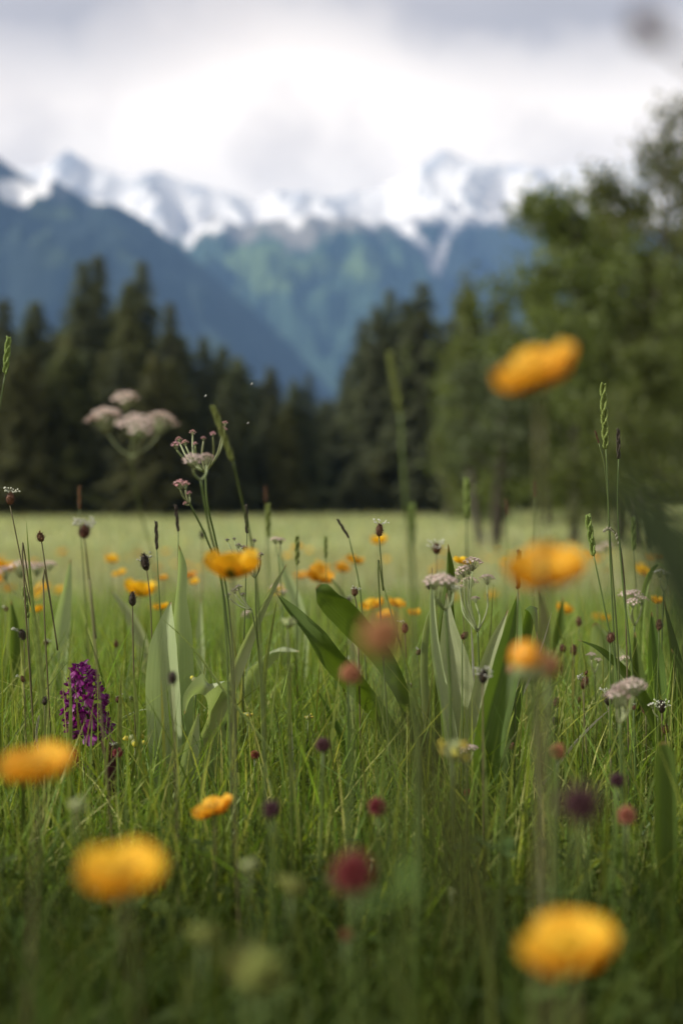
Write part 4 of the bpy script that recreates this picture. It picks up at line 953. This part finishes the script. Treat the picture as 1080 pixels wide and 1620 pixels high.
# ------------------------------------------------------------------ plantains
PL = [
 (17, 788, 1.30, 20, 'b', st_top, (.1, 0, 1), [(36, 858, 1.30), (50, 960, 1.31)], 78, 'plantain with a white crown of stamens at the left edge'),
 (64, 848, 1.31, 18, 'b', None, (-.25, 0, 1), [(70, 900, 1.31), (92, 1030, 1.32)], 100, 'sharp dark brown plantain head with one tiny white thread'),
 (134, 838, 1.04, 26, 'b', st_full[1], (.0, 0, 1), [(142, 920, 1.05), (152, 1010, 1.12)], 210, 'taller blurred brown plantain with pale stamens above the whitish leaf'),
 (230, 890, 1.43, 24, 'd', st_few[0], (-.2, 0, 1), [(238, 950, 1.43)], 246, 'dark plantain fringed white on its left, left of the tall pale leaf'),
 (210, 948, 1.34, 20, 'd', None, (0, 0, 1), [(211, 1020, 1.34)], 222, 'smooth egg-shaped black plantain head above the orchid'),
 (36, 1003, 1.52, 18, 'd', st_few[1], (-.3, 0, 1), None, 50, 'small dark plantain with white threads at the left edge'),
 (600, 838, 1.30, 20, 'b', st_top, (.08, 0, 1), [(598, 885, 1.30), (606, 935, 1.30)], 640, 'upright red-brown plantain with a white tuft near the centre'),
 (561, 935, 1.36, 15, 'b', st_few[0], (0, 0, 1), [(564, 960, 1.36)], 575, 'round brown plantain head beside the blunt dark leaf'),
 (640, 993, 1.40, 16, 'b', st_few[1], (0, 0, 1), None, 642, 'small brown plantain with a white speck left of the pale clump'),
 (735, 1005, 1.22, 15, 'b', None, (.8, 0, 1), None, 752, 'oval rust plantain head lying right of the pale clump'),
 (690, 866, 1.75, 20, 'b', st_full[0], (0, 0, 1), None, 694, 'blurred brown plantain with white haze left of the tall pale leaf tip'),
 (764, 1069, 1.08, 22, 'd', st_full[0], (.1, 0, 1), None, 778, 'blurred purple-black plantain in front of the leaning leaves'),
 (966, 1007, 1.26, 19, 'b', None, (.2, 0, 1), None, 976, 'rust brown plantain head between the tall seed stalks'),
 (1042, 988, 1.38, 17, 'b', None, (0, 0, 1), None, 1046, 'brown plantain head high at the right edge'),
 (924, 1080, 1.37, 20, 'b', st_few[0], (.3, 0, 1), None, 932, 'brown plantain with pale loops below the wide pale leaf'),
 (962, 1105, 1.32, 20, 'd', st_few[1], (0, 0, 1), None, 964, 'black-tipped plantain left of the blurred pink cluster'),
 (1046, 1118, 1.34, 18, 'd', st_full[0], (0, 0, 1), None, 1050, 'dark plantain ringed with white stamens at the right'),
 (1052, 1152, 1.36, 16, 'b', None, (0, 0, 1), None, 1054, 'bare rust plantain under the white-ringed one'),
 (1020, 1120, 1.38, 17, 'b', None, (-.1, 0, 1), None, 1026, 'pointed brown plantain left of the white-ringed one'),
 (880, 1110, 1.5, 17, 'b', None, (0, 0, 1), None, 884, 'blurred brown plantain right of the thick pale stem'),
 (907, 1028, 1.62, 17, 'b', None, (0, 0, 1), None, 910, 'blurred brown plantain left of the wide pale leaf'),
 (915, 983, 1.75, 15, 'b', None, (0, 0, 1), None, 918, 'tiny blurred rust head above the wide pale leaf'),
 (915, 1108, 1.55, 12, 'b', None, (0, 0, 1), None, 915, 'tiny brown head under the pale-looped plantain'),
 (184, 1018, 1.7, 12, 'b', None, (0, 0, 1), None, 188, 'tiny blurred brown head right of the egg-shaped plantain'),
 (361, 1149, 1.32, 15, 'd', None, (.1, 0, 1), None, 366, 'small dark red head low beside the slanting leaf'),
 (273, 1073, .96, 20, 'd', None, (0, -.6, 1), None, 288, 'dark blurred round head in front of the tall pale leaf'),
 (570, 998, 1.6, 11, 'b', None, (0, 0, 1), None, 572, 'tiny rust head under the blunt dark leaf'),
 (678, 926, 1.7, 14, 'd', None, (-.5, 0, 1), None, 682, 'small dark head left of the pink flower on the pale clump'),
 (965, 1190, 1.2, 10, 'd', None, (0, 0, 1), None, 966, 'small black head low in the right grass'),
 (876, 1140, 1.5, 12, 'd', None, (0, 0, 1), None, 880, 'small dark head above the dry straw blades'),
 (320, 845, 2.2, 14, 'd', None, (0, 0, 1), None, 322, 'small blurred dark head between the tall leaf and the yellow flower'),
]
random.seed(55)
for px, py, d, L_, kd, st, ax, via, base, lab in PL: plantain(px, py, d, base, lab, L_, kd, st, ax, None, via)
plantain(1022, 42, .30, 1420, 'blurred brown head bowed into the sky at the upper right corner', 66, 'b', None, (-.7, 0, .7), None, [(1330, 700, .30), (1180, 190, .30), (1080, 90, .30)])

for k in range(26):   # more small heads sunk among the blades
    px = random.choice((random.uniform(380, 700), random.uniform(780, 1070), random.uniform(10, 240))); d = random.uniform(1.15, 1.9); py = random.uniform(1010, 1230) - (d - 1.15) * 110
    plantain(px, py, d, px + random.uniform(-18, 18), 'small brown seed head half sunk among the grass blades', random.uniform(8, 13), random.choice('bbd'), random.choice((None, None, st_few[0], st_few[1])), (random.uniform(-.5, .5), random.uniform(-.3, .3), 1), None, None, 'small seed heads sunk in the grass', .7)

# clovers
def clover(px, py, d, base, label, w_, mesh=cl_red, bd=None, leaves=2, axis=(0, -.2, 1), name='clover'):
    c_ = W(px, py, d); sc = (w_ / FPX * d) / .018; ax = Vector(axis).normalized()
    p = stem_path(c_ - ax * .004 * sc, base, bd or d)
    t = thing(name, p[0], label, 'flower', 'clover heads'); add_stem(t, p, .0012, .0009, 'stem_green')
    put('flower_head', mesh, t, c_, ax, sc)
    for k in range(leaves):
        q = p[int(len(p) * (.5 + .13 * k))]; put('leaflets', cl_leaf, t, q, (Z + rnd_dir() * .5), random.uniform(.8, 1.2))
    return t
clover(560, 1385, .50, 580, 'large blurred dark red clover head at bottom centre', 74)
clover(597, 1278, .86, 606, 'pink-tipped clover head above the dark red one', 32)
clover(430, 1282, .78, 438, 'small blurred plum-brown clover left of bottom centre', 32, cl_dark)
clover(511, 1180, .95, 520, 'dark blurred clover head in the centre grass', 26, cl_dark)
clover(991, 1292, .80, 996, 'rust-red clover head at the lower right', 32, cl_rust)
clover(976, 1236, .86, 982, 'dark purple clover above the rust-red one', 26, cl_dark)
clover(918, 1275, .46, 930, 'very blurred dark clover head left of the rust-red one', 74, cl_dark)
clover(548, 1480, .62, 552, 'tiny red clover low at bottom centre', 18)
clover(606, 1008, .42, 706, 'large blurred rust-red head over the dark slanting leaves', 74, cl_rust, .42, 3)
clover(556, 1068, .74, 612, 'smaller blurred rust-red head left of the large one', 36, cl_rust, .72, 2)
clover(868, 1056, .62, 880, 'blurred dull red head right of the orange bud', 40, cl_rust)
clover(187, 1192, 1.2, 190, 'small spiky purple-white clover below the orchid', 18, cl_red)
clover(403, 1195, 1.25, 408, 'faint purple clover in the grass below the slanting leaf', 16, cl_red)
clover(740, 1255, 1.15, 742, 'low dark clover under the pale clump', 14, cl_red)
clover(882, 1190, .9, 884, 'faint pinkish blurred clover beside the dry blades', 26, cl_rust)
clover(808, 1060, .85, 812, 'blurred small red head by the leaning dark leaf', 16, cl_rust)
# the big herb whose stem and leaves smear up to the rust-red head
t = thing('leafy_herb', G(750, .25), 'dark blurred brownish leafy stems rising under the large rust-red head', 'plant')
for cs, wd in (([(760, 1500, .23), (716, 1300, .23), (684, 1190, .23), (640, 1070, .235)], [20, 36, 34, 5]), ([(742, 1500, .25), (700, 1320, .25), (664, 1200, .25), (622, 1090, .25)], [18, 32, 30, 5]),
               ([(770, 1500, .21), (735, 1330, .21), (705, 1240, .21), (668, 1150, .21)], [16, 30, 28, 5])):
    leaf(t, cs, wd, random.uniform(10, 40), .2, .1, 'brown_leaf')

# ------------------------------------------------------------------ pink umbels
def umbel(junction, clusters, stem_pts, base, label, kind, based=None, size=40, name='umbel_flower', thick=1.0, spread=.02):
    """clusters: (px, py, d[, width px[, kind]]); rays run from the junction to each cluster"""
    j = W(*junction); b = G(base, based or junction[2])
    p = smooth_path([b] + [W(*s_) for s_ in stem_pts] + [j], 20)
    t = thing(name, p[0], label, 'flower', 'umbel flowers'); add_stem(t, p, .0010 * thick, .0010 * thick, 'stem_green')
    for c_ in clusters:
        e = W(*c_[:3]); sz = c_[3] if len(c_) > 3 else size; kd = c_[4] if len(c_) > 4 else kind
        mid = j.lerp(e, .5) + (e - j).cross(Vector((0, 1, 0))).normalized() * (e - j).length * .08 * (1 if e.x < j.x else -1)
        m_ = MB(); m_.tube(smooth_path([j, mid, e], 8), [.0009 * thick] * 7 + [.0007 * thick], 5); part('ray', m_, 'stem_pale', t)
        fm, sm = random.choice(kd); sc = (sz / FPX * c_[2]) / (.019 if kd is um_pink else .012)
        ax = ((e - mid).normalized() * .6 + Z).normalized()
        h = put('florets', fm, t, e, ax, sc, 0.0); put('stalks', sm, t, e, ax, sc, 0.0)
    return t
random.seed(71)
umbel((206, 722, .84), [(200, 650, .82, 46), (172, 688, .84, 58), (216, 700, .80, 60), (251, 688, .86, 46)], [(244, 900, .86), (220, 800, .85)], 290, 'blurred pink umbel flower, left of two against the dark trees', um_pink, thick=.5)
umbel((325, 748, 1.22), [(280, 712, 1.2, 15), (294, 706, 1.23, 12), (284, 700, 1.25, 11), (305, 689, 1.27, 10), (309, 706, 1.19, 8), (322, 698, 1.22, 9), (337, 692, 1.19, 12), (352, 686, 1.21, 14), (356, 675, 1.25, 12)], [(362, 960, 1.24), (340, 850, 1.23), (328, 795, 1.22)], 385, 'pink-budded umbel flower with open forked rays, right of two against the trees', um_bud, size=18)
umbel((318, 760, 1.08), [(306, 742, 1.06, 30, um_pink), (327, 736, 1.1, 26, um_pink)], [(352, 930, 1.12), (330, 830, 1.09)], 372, 'round blurred pink umbel tucked behind the forked one', um_pink)
umbel((300, 796, 1.2), [(286, 776, 1.19, 20), (294, 775, 1.2, 18), (300, 786, 1.2, 12), (296, 800, 1.2, 8)], [(352, 930, 1.22), (326, 850, 1.21)], 392, 'small low pink umbel hanging left under the forked one', um_bud, size=16)
umbel((755, 1000, 1.42), [(733, 914, 1.42, 28), (747, 904, 1.41, 28), (741, 910, 1.43, 26), (725, 922, 1.44, 24), (770, 926, 1.46, 22), (742, 932, 1.47, 24), (728, 938, 1.48, 20), (752, 955, 1.45, 16)], [(758, 1100, 1.42), (757, 1050, 1.42)], 760, 'pale pink flat umbel right of the tall pale leaf tip', um_pink, size=24)
umbel((704, 966, 1.08), [(686, 934, 1.06, 30), (698, 929, 1.05, 34), (710, 934, 1.07, 30), (717, 938, 1.1, 14, um_white)], [(712, 1100, 1.09), (708, 1020, 1.08)], 720, 'round pink umbel in front of the tall pale clump', um_pink, size=20)
umbel((1003, 990, 1.56), [(992, 955, 1.56, 26), (1003, 950, 1.55, 26), (1014, 958, 1.57, 24), (1000, 962, 1.54, 24)], [(1000, 1100, 1.56)], 1000, 'greyish pink umbel right of the tall seed stalks', um_pink, size=22)
umbel((980, 1145, 1.0), [(976, 1122, 1.0, 40), (990, 1110, 1.0, 44), (1001, 1102, .99, 36), (984, 1118, 1.01, 40)], [(985, 1300, 1.0), (982, 1220, 1.0)], 990, 'blurred pink umbel leaning right above the dry blades', um_pink, size=36)
umbel((738, 1215, 1.16), [(730, 1196, 1.15, 18), (742, 1192, 1.15, 18), (748, 1190, 1.16, 14)], [(742, 1280, 1.16)], 745, 'small flat pink umbel beside the yellow blurred bloom', um_pink, size=16)
umbel((404, 915, 1.29), [(360, 858, 1.3, 9), (371, 856, 1.3, 9), (378, 868, 1.29, 14), (386, 872, 1.29, 14), (402, 860, 1.31, 12), (408, 890, 1.28, 14), (412, 882, 1.28, 12)], [(412, 1060, 1.3), (406, 990, 1.29)], 425, 'branched stalk of grey seed buds above the yellow buttercup', um_grey, size=12, thick=.8)
umbel((398, 965, 1.25), [(372, 940, 1.25, 16), (378, 934, 1.25, 14), (362, 946, 1.25, 12), (385, 944, 1.25, 10)], [(412, 1080, 1.26), (405, 1000, 1.25)], 420, 'nodding grey bud cluster under the yellow buttercup', um_grey, size=12, thick=.8)
umbel((440, 880, 1.65), [(436, 862, 1.65, 16), (444, 862, 1.65, 14)], [(448, 980, 1.65)], 455, 'tiny pink umbel left of the slanting leaf tip', um_pink, size=14, thick=.7)
umbel((40, 950, 2.0), [(10, 918, 2.0, 34), (34, 916, 2.0, 36), (58, 912, 2.0, 34), (78, 904, 2.02, 26)], [(42, 1000, 2.0)], 44, 'wide blurred pale pink umbel at the left edge', um_pink, size=30)
umbel((958, 900, 2.6), [(948, 878, 2.6, 20), (960, 874, 2.6, 22)], [(960, 940, 2.6)], 962, 'pale blurred umbel beside the dark tree trunk', um_pink, size=20)
umbel((940, 1065, 1.5), [(935, 1044, 1.5, 16), (945, 1050, 1.5, 14)], [(942, 1150, 1.5)], 944, 'small pink umbel below the wide pale leaf', um_pink, size=14)
umbel((983, 1075, 1.5), [(980, 1050, 1.5, 16), (988, 1048, 1.5, 14)], [(984, 1150, 1.5)], 986, 'small pale pink umbel right of the pale leaf', um_pink, size=14)
umbel((444, 960, 1.9), [(438, 940, 1.9, 20), (448, 944, 1.9, 18), (395, 978, 1.9, 18)], [(446, 1050, 1.9)], 448, 'blurred whitish umbel behind the dark slanting leaf', um_pink, size=18)
umbel((1050, 935, 1.5), [(1044, 914, 1.5, 16, um_white), (1056, 916, 1.5, 14, um_white)], [(1046, 1020, 1.5)], 1046, 'small white umbel at the right under the green blur', um_white, size=14)
umbel((1040, 1135, 1.3), [(1032, 1122, 1.3, 12, um_white)], [(1040, 1200, 1.3)], 1042, 'single white star cluster low at the right', um_white, size=12)

# ------------------------------------------------------------------ grass stalks with seed heads
def stalk(ptop, d, base, label, Lpx, mesh, L0, via=None, axis=None, bd=None, mat='stem_green', group='flowering grass stalks', thick=1.0):
    """ptop = picture point of the tip of the seed head"""
    tip = W(ptop[0], ptop[1], d); L_ = Lpx / FPX * d; ax = Vector(axis or (0, 0, 1)).normalized(); foot = tip - ax * L_
    ctrl = [G(base, bd or d)] + ([W(*v) for v in via] if via else [G(base, bd or d).lerp(foot, .55) + Vector((random.uniform(-.008, .008), 0, 0))]) + [foot]
    p = smooth_path(ctrl, 18); t = thing('grass_stalk', p[0], label, 'grass stalk', group)
    add_stem(t, p, .0011 * thick, .0006 * thick, mat); put('seed_head', mesh, t, foot, ax, L_ / L0)
    return t
random.seed(81)
stalk((953, 610), 1.30, 985, 'tallest green seed stalk at the right against the trees', 100, sp_green[0], .062, [(972, 1050, 1.30), (965, 900, 1.30), (961, 780, 1.30)], (-.05, 0, 1))
stalk((941, 682), 1.31, 990, 'thin curved stalk with a small brown tip beside the tallest one', 20, sp_brown[1], .025, [(978, 1060, 1.31), (966, 880, 1.31), (956, 740, 1.31)], (-.3, 0, 1))
stalk((977, 680), 1.27, 1010, 'dark-tipped seed stalk right of the tallest one', 46, sp_brown[0], .030, [(1000, 1080, 1.27), (985, 930, 1.27), (976, 800, 1.27)], (-.02, 0, 1))
stalk((929, 818), 1.27, 990, 'short green braided seed head left of the tall stalks', 62, sp_green[1], .036, [(975, 1070, 1.27), (955, 960, 1.27)], (-.16, 0, 1))
stalk((14, 536), 1.22, -30, 'tall green seed stalk at the left picture edge', 56, sp_green[1], .036, [(-22, 900, 1.22), (-8, 700, 1.22)], (.10, 0, 1))
stalk((616, 560), .72, 660, 'blurred tall green seed stalk left of the highest buttercup', 95, sp_green[0], .062, [(652, 900, .73), (640, 770, .72)], (-.18, 0, 1), thick=1.2)
stalk((338, 645), 1.02, 430, 'slanting green seed stalk leaning across the forked umbel', 90, sp_green[0], .062, [(404, 900, 1.05), (380, 780, 1.03)], (-.36, 0, 1))
stalk((652, 800), .80, 655, 'wide blurred green stalk in front of the far meadow', 60, sp_green[1], .036, None, (0, 0, 1))
stalk((247, 826), 1.42, 252, 'thin dark seed head right of the blurred plantain', 44, sp_brown[0], .030, None, (-.03, 0, 1))
stalk((278, 800), 1.50, 290, 'thin dark seed head above the tall pale leaf', 42, sp_brown[0], .030, None, (-.1, 0, 1))
stalk((389, 800), 1.38, 398, 'thin dark pointed seed head above the yellow buttercup', 44, sp_brown[0], .030, None, (-.04, 0, 1))
stalk((534, 822), 1.48, 590, 'dark seed head tilted left above the meadow centre', 34, sp_brown[0], .030, [(570, 940, 1.48)], (-.62, 0, 1))
stalk((820, 872), 1.2, 822, 'dark brown spike on the tip of the leaning dark leaves', 60, sp_brown[0], .030, None, (.02, 0, 1))
stalk((126, 770), 1.75, 134, 'blurred brown seed head above the tall blurred plantain', 36, sp_brown[1], .025, None, (0, 0, 1))
stalk((424, 800), 1.9, 430, 'blurred green seed stalk left of the far meadow centre', 50, sp_green[1], .036, None, (0, 0, 1))
stalk((738, 760), .95, 752, 'blurred green stalk in front of the grey-green tree', 60, sp_green[1], .036, None, (0, 0, 1))
stalk((800, 790), 2.2, 806, 'blurred brown stalk before the three bare trunks', 26, sp_brown[1], .025, None, (-.1, 0, 1))
stalk((846, 762), 2.0, 850, 'blurred reddish stalk right of the bare trunks', 24, sp_brown[1], .025, None, (0, 0, 1))
stalk((420, 770), 2.3, 426, 'faint blurred pinkish stalk above the meadow', 26, sp_brown[1], .025, None, (0, 0, 1))
stalk((515, 850), 1.8, 520, 'thin green stalk at the meadow centre', 34, sp_green[1], .036, None, (0, 0, 1))
stalk((470, 850), 1.6, 478, 'thin green stalk left of the tilted dark seed head', 44, sp_green[1], .036, None, (0, 0, 1))
stalk((1003, 820), 1.7, 1010, 'pale blurred seed stalk in front of the large green blur', 50, sp_green[1], .036, None, (0, 0, 1))
stalk((38, 932), 1.35, 52, 'green braided head low at the left edge', 46, sp_green[1], .036, None, (-.15, 0, 1))
# bent dry spikelet between the tall stalks
t = thing('dry_grass_spikelet', G(1000, 1.28), 'dry nodding spikelet with pale husks between the tall seed stalks', 'grass stalk')
p = smooth_path([G(1000, 1.28), W(990, 1010, 1.28), W(986, 910, 1.28), W(976, 850, 1.28), W(962, 834, 1.28), W(955, 838, 1.28)], 24); add_stem(t, p, .0008, .0004, 'stem_brown')
m_ = MB()
for k in range(13, 24): m_.ball(p[k] + Vector((random.uniform(-.001, .001), 0, -.001)), .0008, Vector((random.uniform(-1, 1), 0, -1)), 2.6, 5, 4)
part('husks', m_, 'straw', t)
# long single blades that stand out of the sward
def blade(label, ctrl, w_, mat='spike_green', ang=20, group='single grass blades'):
    t = thing('grass_plant', W(*ctrl[0]), label, 'grass blade', group); n_ = len(ctrl)
    pts = smooth_path([W(*c_) for c_ in ctrl], 20); m_ = MB()
    m_.ribbon(pts, [w_ / FPX * ctrl[0][2] * (1 - (i / 19) ** 2.2) + .0002 for i in range(20)], [RIGHT * math.cos(R(ang)) + Vector((0, 1, 0)) * math.sin(R(ang))] * 20, .1, 2, 0, .25)
    part('blade', m_, mat, t); return t
blade('long green blade beside the white-crowned plantain', [(78, 1290, 1.3), (66, 1120, 1.3), (52, 960, 1.3), (42, 825, 1.3)], 9)
blade('green blade crossing the foot of the long blade', [(88, 1290, 1.28), (72, 1130, 1.28), (58, 1000, 1.28), (44, 900, 1.28)], 10)
blade('green blade in front of the orchid', [(112, 1330, 1.22), (110, 1220, 1.22), (112, 1120, 1.22), (110, 1050, 1.22)], 8)
blade('green blade right of the orchid', [(184, 1310, 1.27), (188, 1200, 1.27), (190, 1110, 1.27), (192, 1066, 1.27)], 9)
blade('tall green blade left of the tall pale leaf', [(228, 1320, 1.26), (222, 1200, 1.26), (214, 1100, 1.26), (208, 1046, 1.26)], 9)
blade('thin blade slanting right across the tall pale leaf', [(430, 1190, 1.22), (360, 1100, 1.22), (300, 1020, 1.22), (256, 978, 1.22)], 5)
blade('dry pale blade slanting low at the right', [(858, 1240, 1.3), (905, 1178, 1.3), (940, 1142, 1.3), (966, 1120, 1.3)], 6, 'straw')
blade('dry whitish blade right of the leaning dark leaves', [(786, 1220, 1.3), (795, 1170, 1.3), (808, 1120, 1.3), (822, 1070, 1.3)], 6, 'straw')
blade('thin pale blade right of the leaning dark leaves', [(820, 1110, 1.34), (842, 1060, 1.34), (860, 1010, 1.34), (872, 968, 1.34)], 4, 'straw')
blade('short green blade pointing right below the orange bud', [(830, 1130, 1.24), (852, 1100, 1.24), (876, 1082, 1.24), (894, 1068, 1.24)], 9)
blade('upright whitish blade behind the pale clump', [(748, 1150, 1.4), (748, 1080, 1.4), (746, 1020, 1.4), (744, 985, 1.4)], 5, 'straw')
blade('fine green blade with a pale edge at the right', [(772, 1150, 1.38), (770, 1060, 1.38), (776, 980, 1.38), (780, 922, 1.38)], 5)
blade('curved dry blade at the left below the long blade', [(62, 1200, 1.34), (58, 1160, 1.34), (64, 1130, 1.34), (74, 1122, 1.34)], 4, 'straw')
blade('dry bent blade in the centre grass', [(470, 1260, 1.33), (462, 1190, 1.33), (460, 1140, 1.33), (459, 1112, 1.33)], 4, 'straw')
blade('thin green blade at the centre bending under its tip', [(660, 1200, 1.3), (640, 1050, 1.3), (618, 970, 1.3), (604, 918, 1.3)], 5)
blade('slim green blade left of the forked umbel foot', [(420, 1200, 1.34), (418, 1080, 1.34), (432, 980, 1.34), (438, 950, 1.34)], 6)

# ------------------------------------------------------------------ orange bud, yellow rattle, pale foreground blooms
h = W(832, 1040, .60); t = thing('orange_hawkweed', G(872, .92), 'blurred orange bud on a thick pale stem right of centre', 'flower')
p = smooth_path([G(872, .92), W(850, 1230, .70), W(841, 1110, .62), h], 14); add_stem(t, p, .0013, .0015, 'stem_pale')
m_ = MB(); m_.ball(h, .0072, Z, 1.0, 10, 8, .08); part('bud', m_, 'petal_orange', t); m_ = MB(); m_.ball(h - Z * .0045, .0066, Z, .9, 10, 8, .05); part('calyx', m_, 'stem_pale', t)
def rattle(px, py, d, base, label, w_, n=4, mat='rattle_yellow'):
    c_ = W(px, py, d); s_ = w_ / FPX * d; p = stem_path(c_ - Z * s_ * .3, base, d)
    t = thing('yellow_rattle', p[0], label, 'flower', 'yellow rattles'); add_stem(t, p, .0011, .0009, 'stem_green')
    for k in range(n):
        q = k * 2.4; d_ = Vector((math.cos(q), math.sin(q), random.uniform(-.1, .6))).normalized(); b = c_ + d_ * s_ * .12 + Z * s_ * .18 * (k - n / 2) * .4
        m_ = MB(); m_.ball(b, s_ * .19, d_, 1.3, 8, 6, .06); f = part('calyx', m_, 'calyx_olive' if mat == 'calyx_olive' else 'calyx_pale', t)
        m_ = MB(); e = b + d_ * s_ * .32; m_.tube([b + d_ * s_ * .15, e, e + (d_ - Z * .5) * s_ * .12], [s_ * .11, s_ * .13, s_ * .05], 7); part('bloom', m_, mat, t)
    return t
random.seed(91)
rattle(310, 1077, 1.36, 312, 'yellow rattle bloom beside the folded leaf', 26, 3)
rattle(214, 1172, 1.35, 216, 'pale yellow rattle low right of the orchid', 34, 5)
rattle(718, 1186, .78, 742, 'round blurred yellow bloom at the foot of the pale clump', 46, 6)
rattle(460, 1400, .60, 468, 'pale greenish blurred bloom left of the dark red clover', 46, 5, 'calyx_olive')
rattle(393, 1370, .66, 398, 'small pale blurred bloom right of the large low buttercup', 34, 4, 'calyx_pale')
rattle(395, 1530, .44, 410, 'soft yellow-green blurred bloom at the bottom edge', 100, 7, 'calyx_olive')
rattle(322, 1480, .50, 330, 'pale blurred bloom under the large low buttercup', 50, 5, 'calyx_olive')
rattle(392, 1130, 1.36, 394, 'tiny yellow-white rattle in the centre left grass', 18, 3)
rattle(488, 1135, 1.36, 490, 'tiny pale rattle in the centre grass', 16, 4)
rattle(455, 985, 1.0, 470, 'pale green blurred bloom behind the dark slanting leaf', 28, 4, 'calyx_pale')
rattle(120, 1275, .7, 126, 'soft pale blurred bloom between the two left buttercups', 34, 4, 'calyx_pale')
rattle(590, 1360, 1.0, 596, 'small pale bloom right of the dark red clover', 14, 3)
rattle(712, 1410, .8, 716, 'tiny whitish bloom at the lower right of the clover', 14, 3, 'calyx_pale')

# ------------------------------------------------------------------ three small flies over the meadow
for px, py, lab in ((398, 608, 'tiny fly against the dark trees, topmost of three'), (325, 627, 'tiny fly left of the others above the forked umbel'), (392, 670, 'tiny fly lowest, right of the forked umbel')):
    c_ = W(px, py, 1.35); t = thing('fly', c_, lab, 'insect', 'flies over the meadow')
    m_ = MB(); m_.ball(c_, .0007, Vector((1, .3, .2)), 1.8, 6, 5); part('body', m_, 'insect', t)
    m_ = MB()
    for sg in (-1, 1):
        d_ = Vector((.3, sg * .8, .7)).normalized(); m_.ribbon([c_ + d_ * v for v in (0, .001, .002, .0026)], [.0004, .0009, .0009, .0002], [Vector((1, 0, .2))] * 4, .05, 2)
    part('wings', m_, 'anther_white', t)
# ------------------------------------------------------------------ render settings
scn.render.engine = 'CYCLES'
scn.view_settings.view_transform = 'Standard'; scn.view_settings.look = 'None'
scn.view_settings.exposure = 0.5; scn.view_settings.gamma = 1.0
c = scn.cycles
c.use_denoising = True; c.denoiser = 'OPENIMAGEDENOISE'
c.max_bounces = 6; c.diffuse_bounces = 3; c.glossy_bounces = 2; c.transmission_bounces = 4; c.volume_bounces = 0; c.transparent_max_bounces = 4
c.caustics_reflective = False; c.caustics_refractive = False
c.sample_clamp_indirect = 4.0
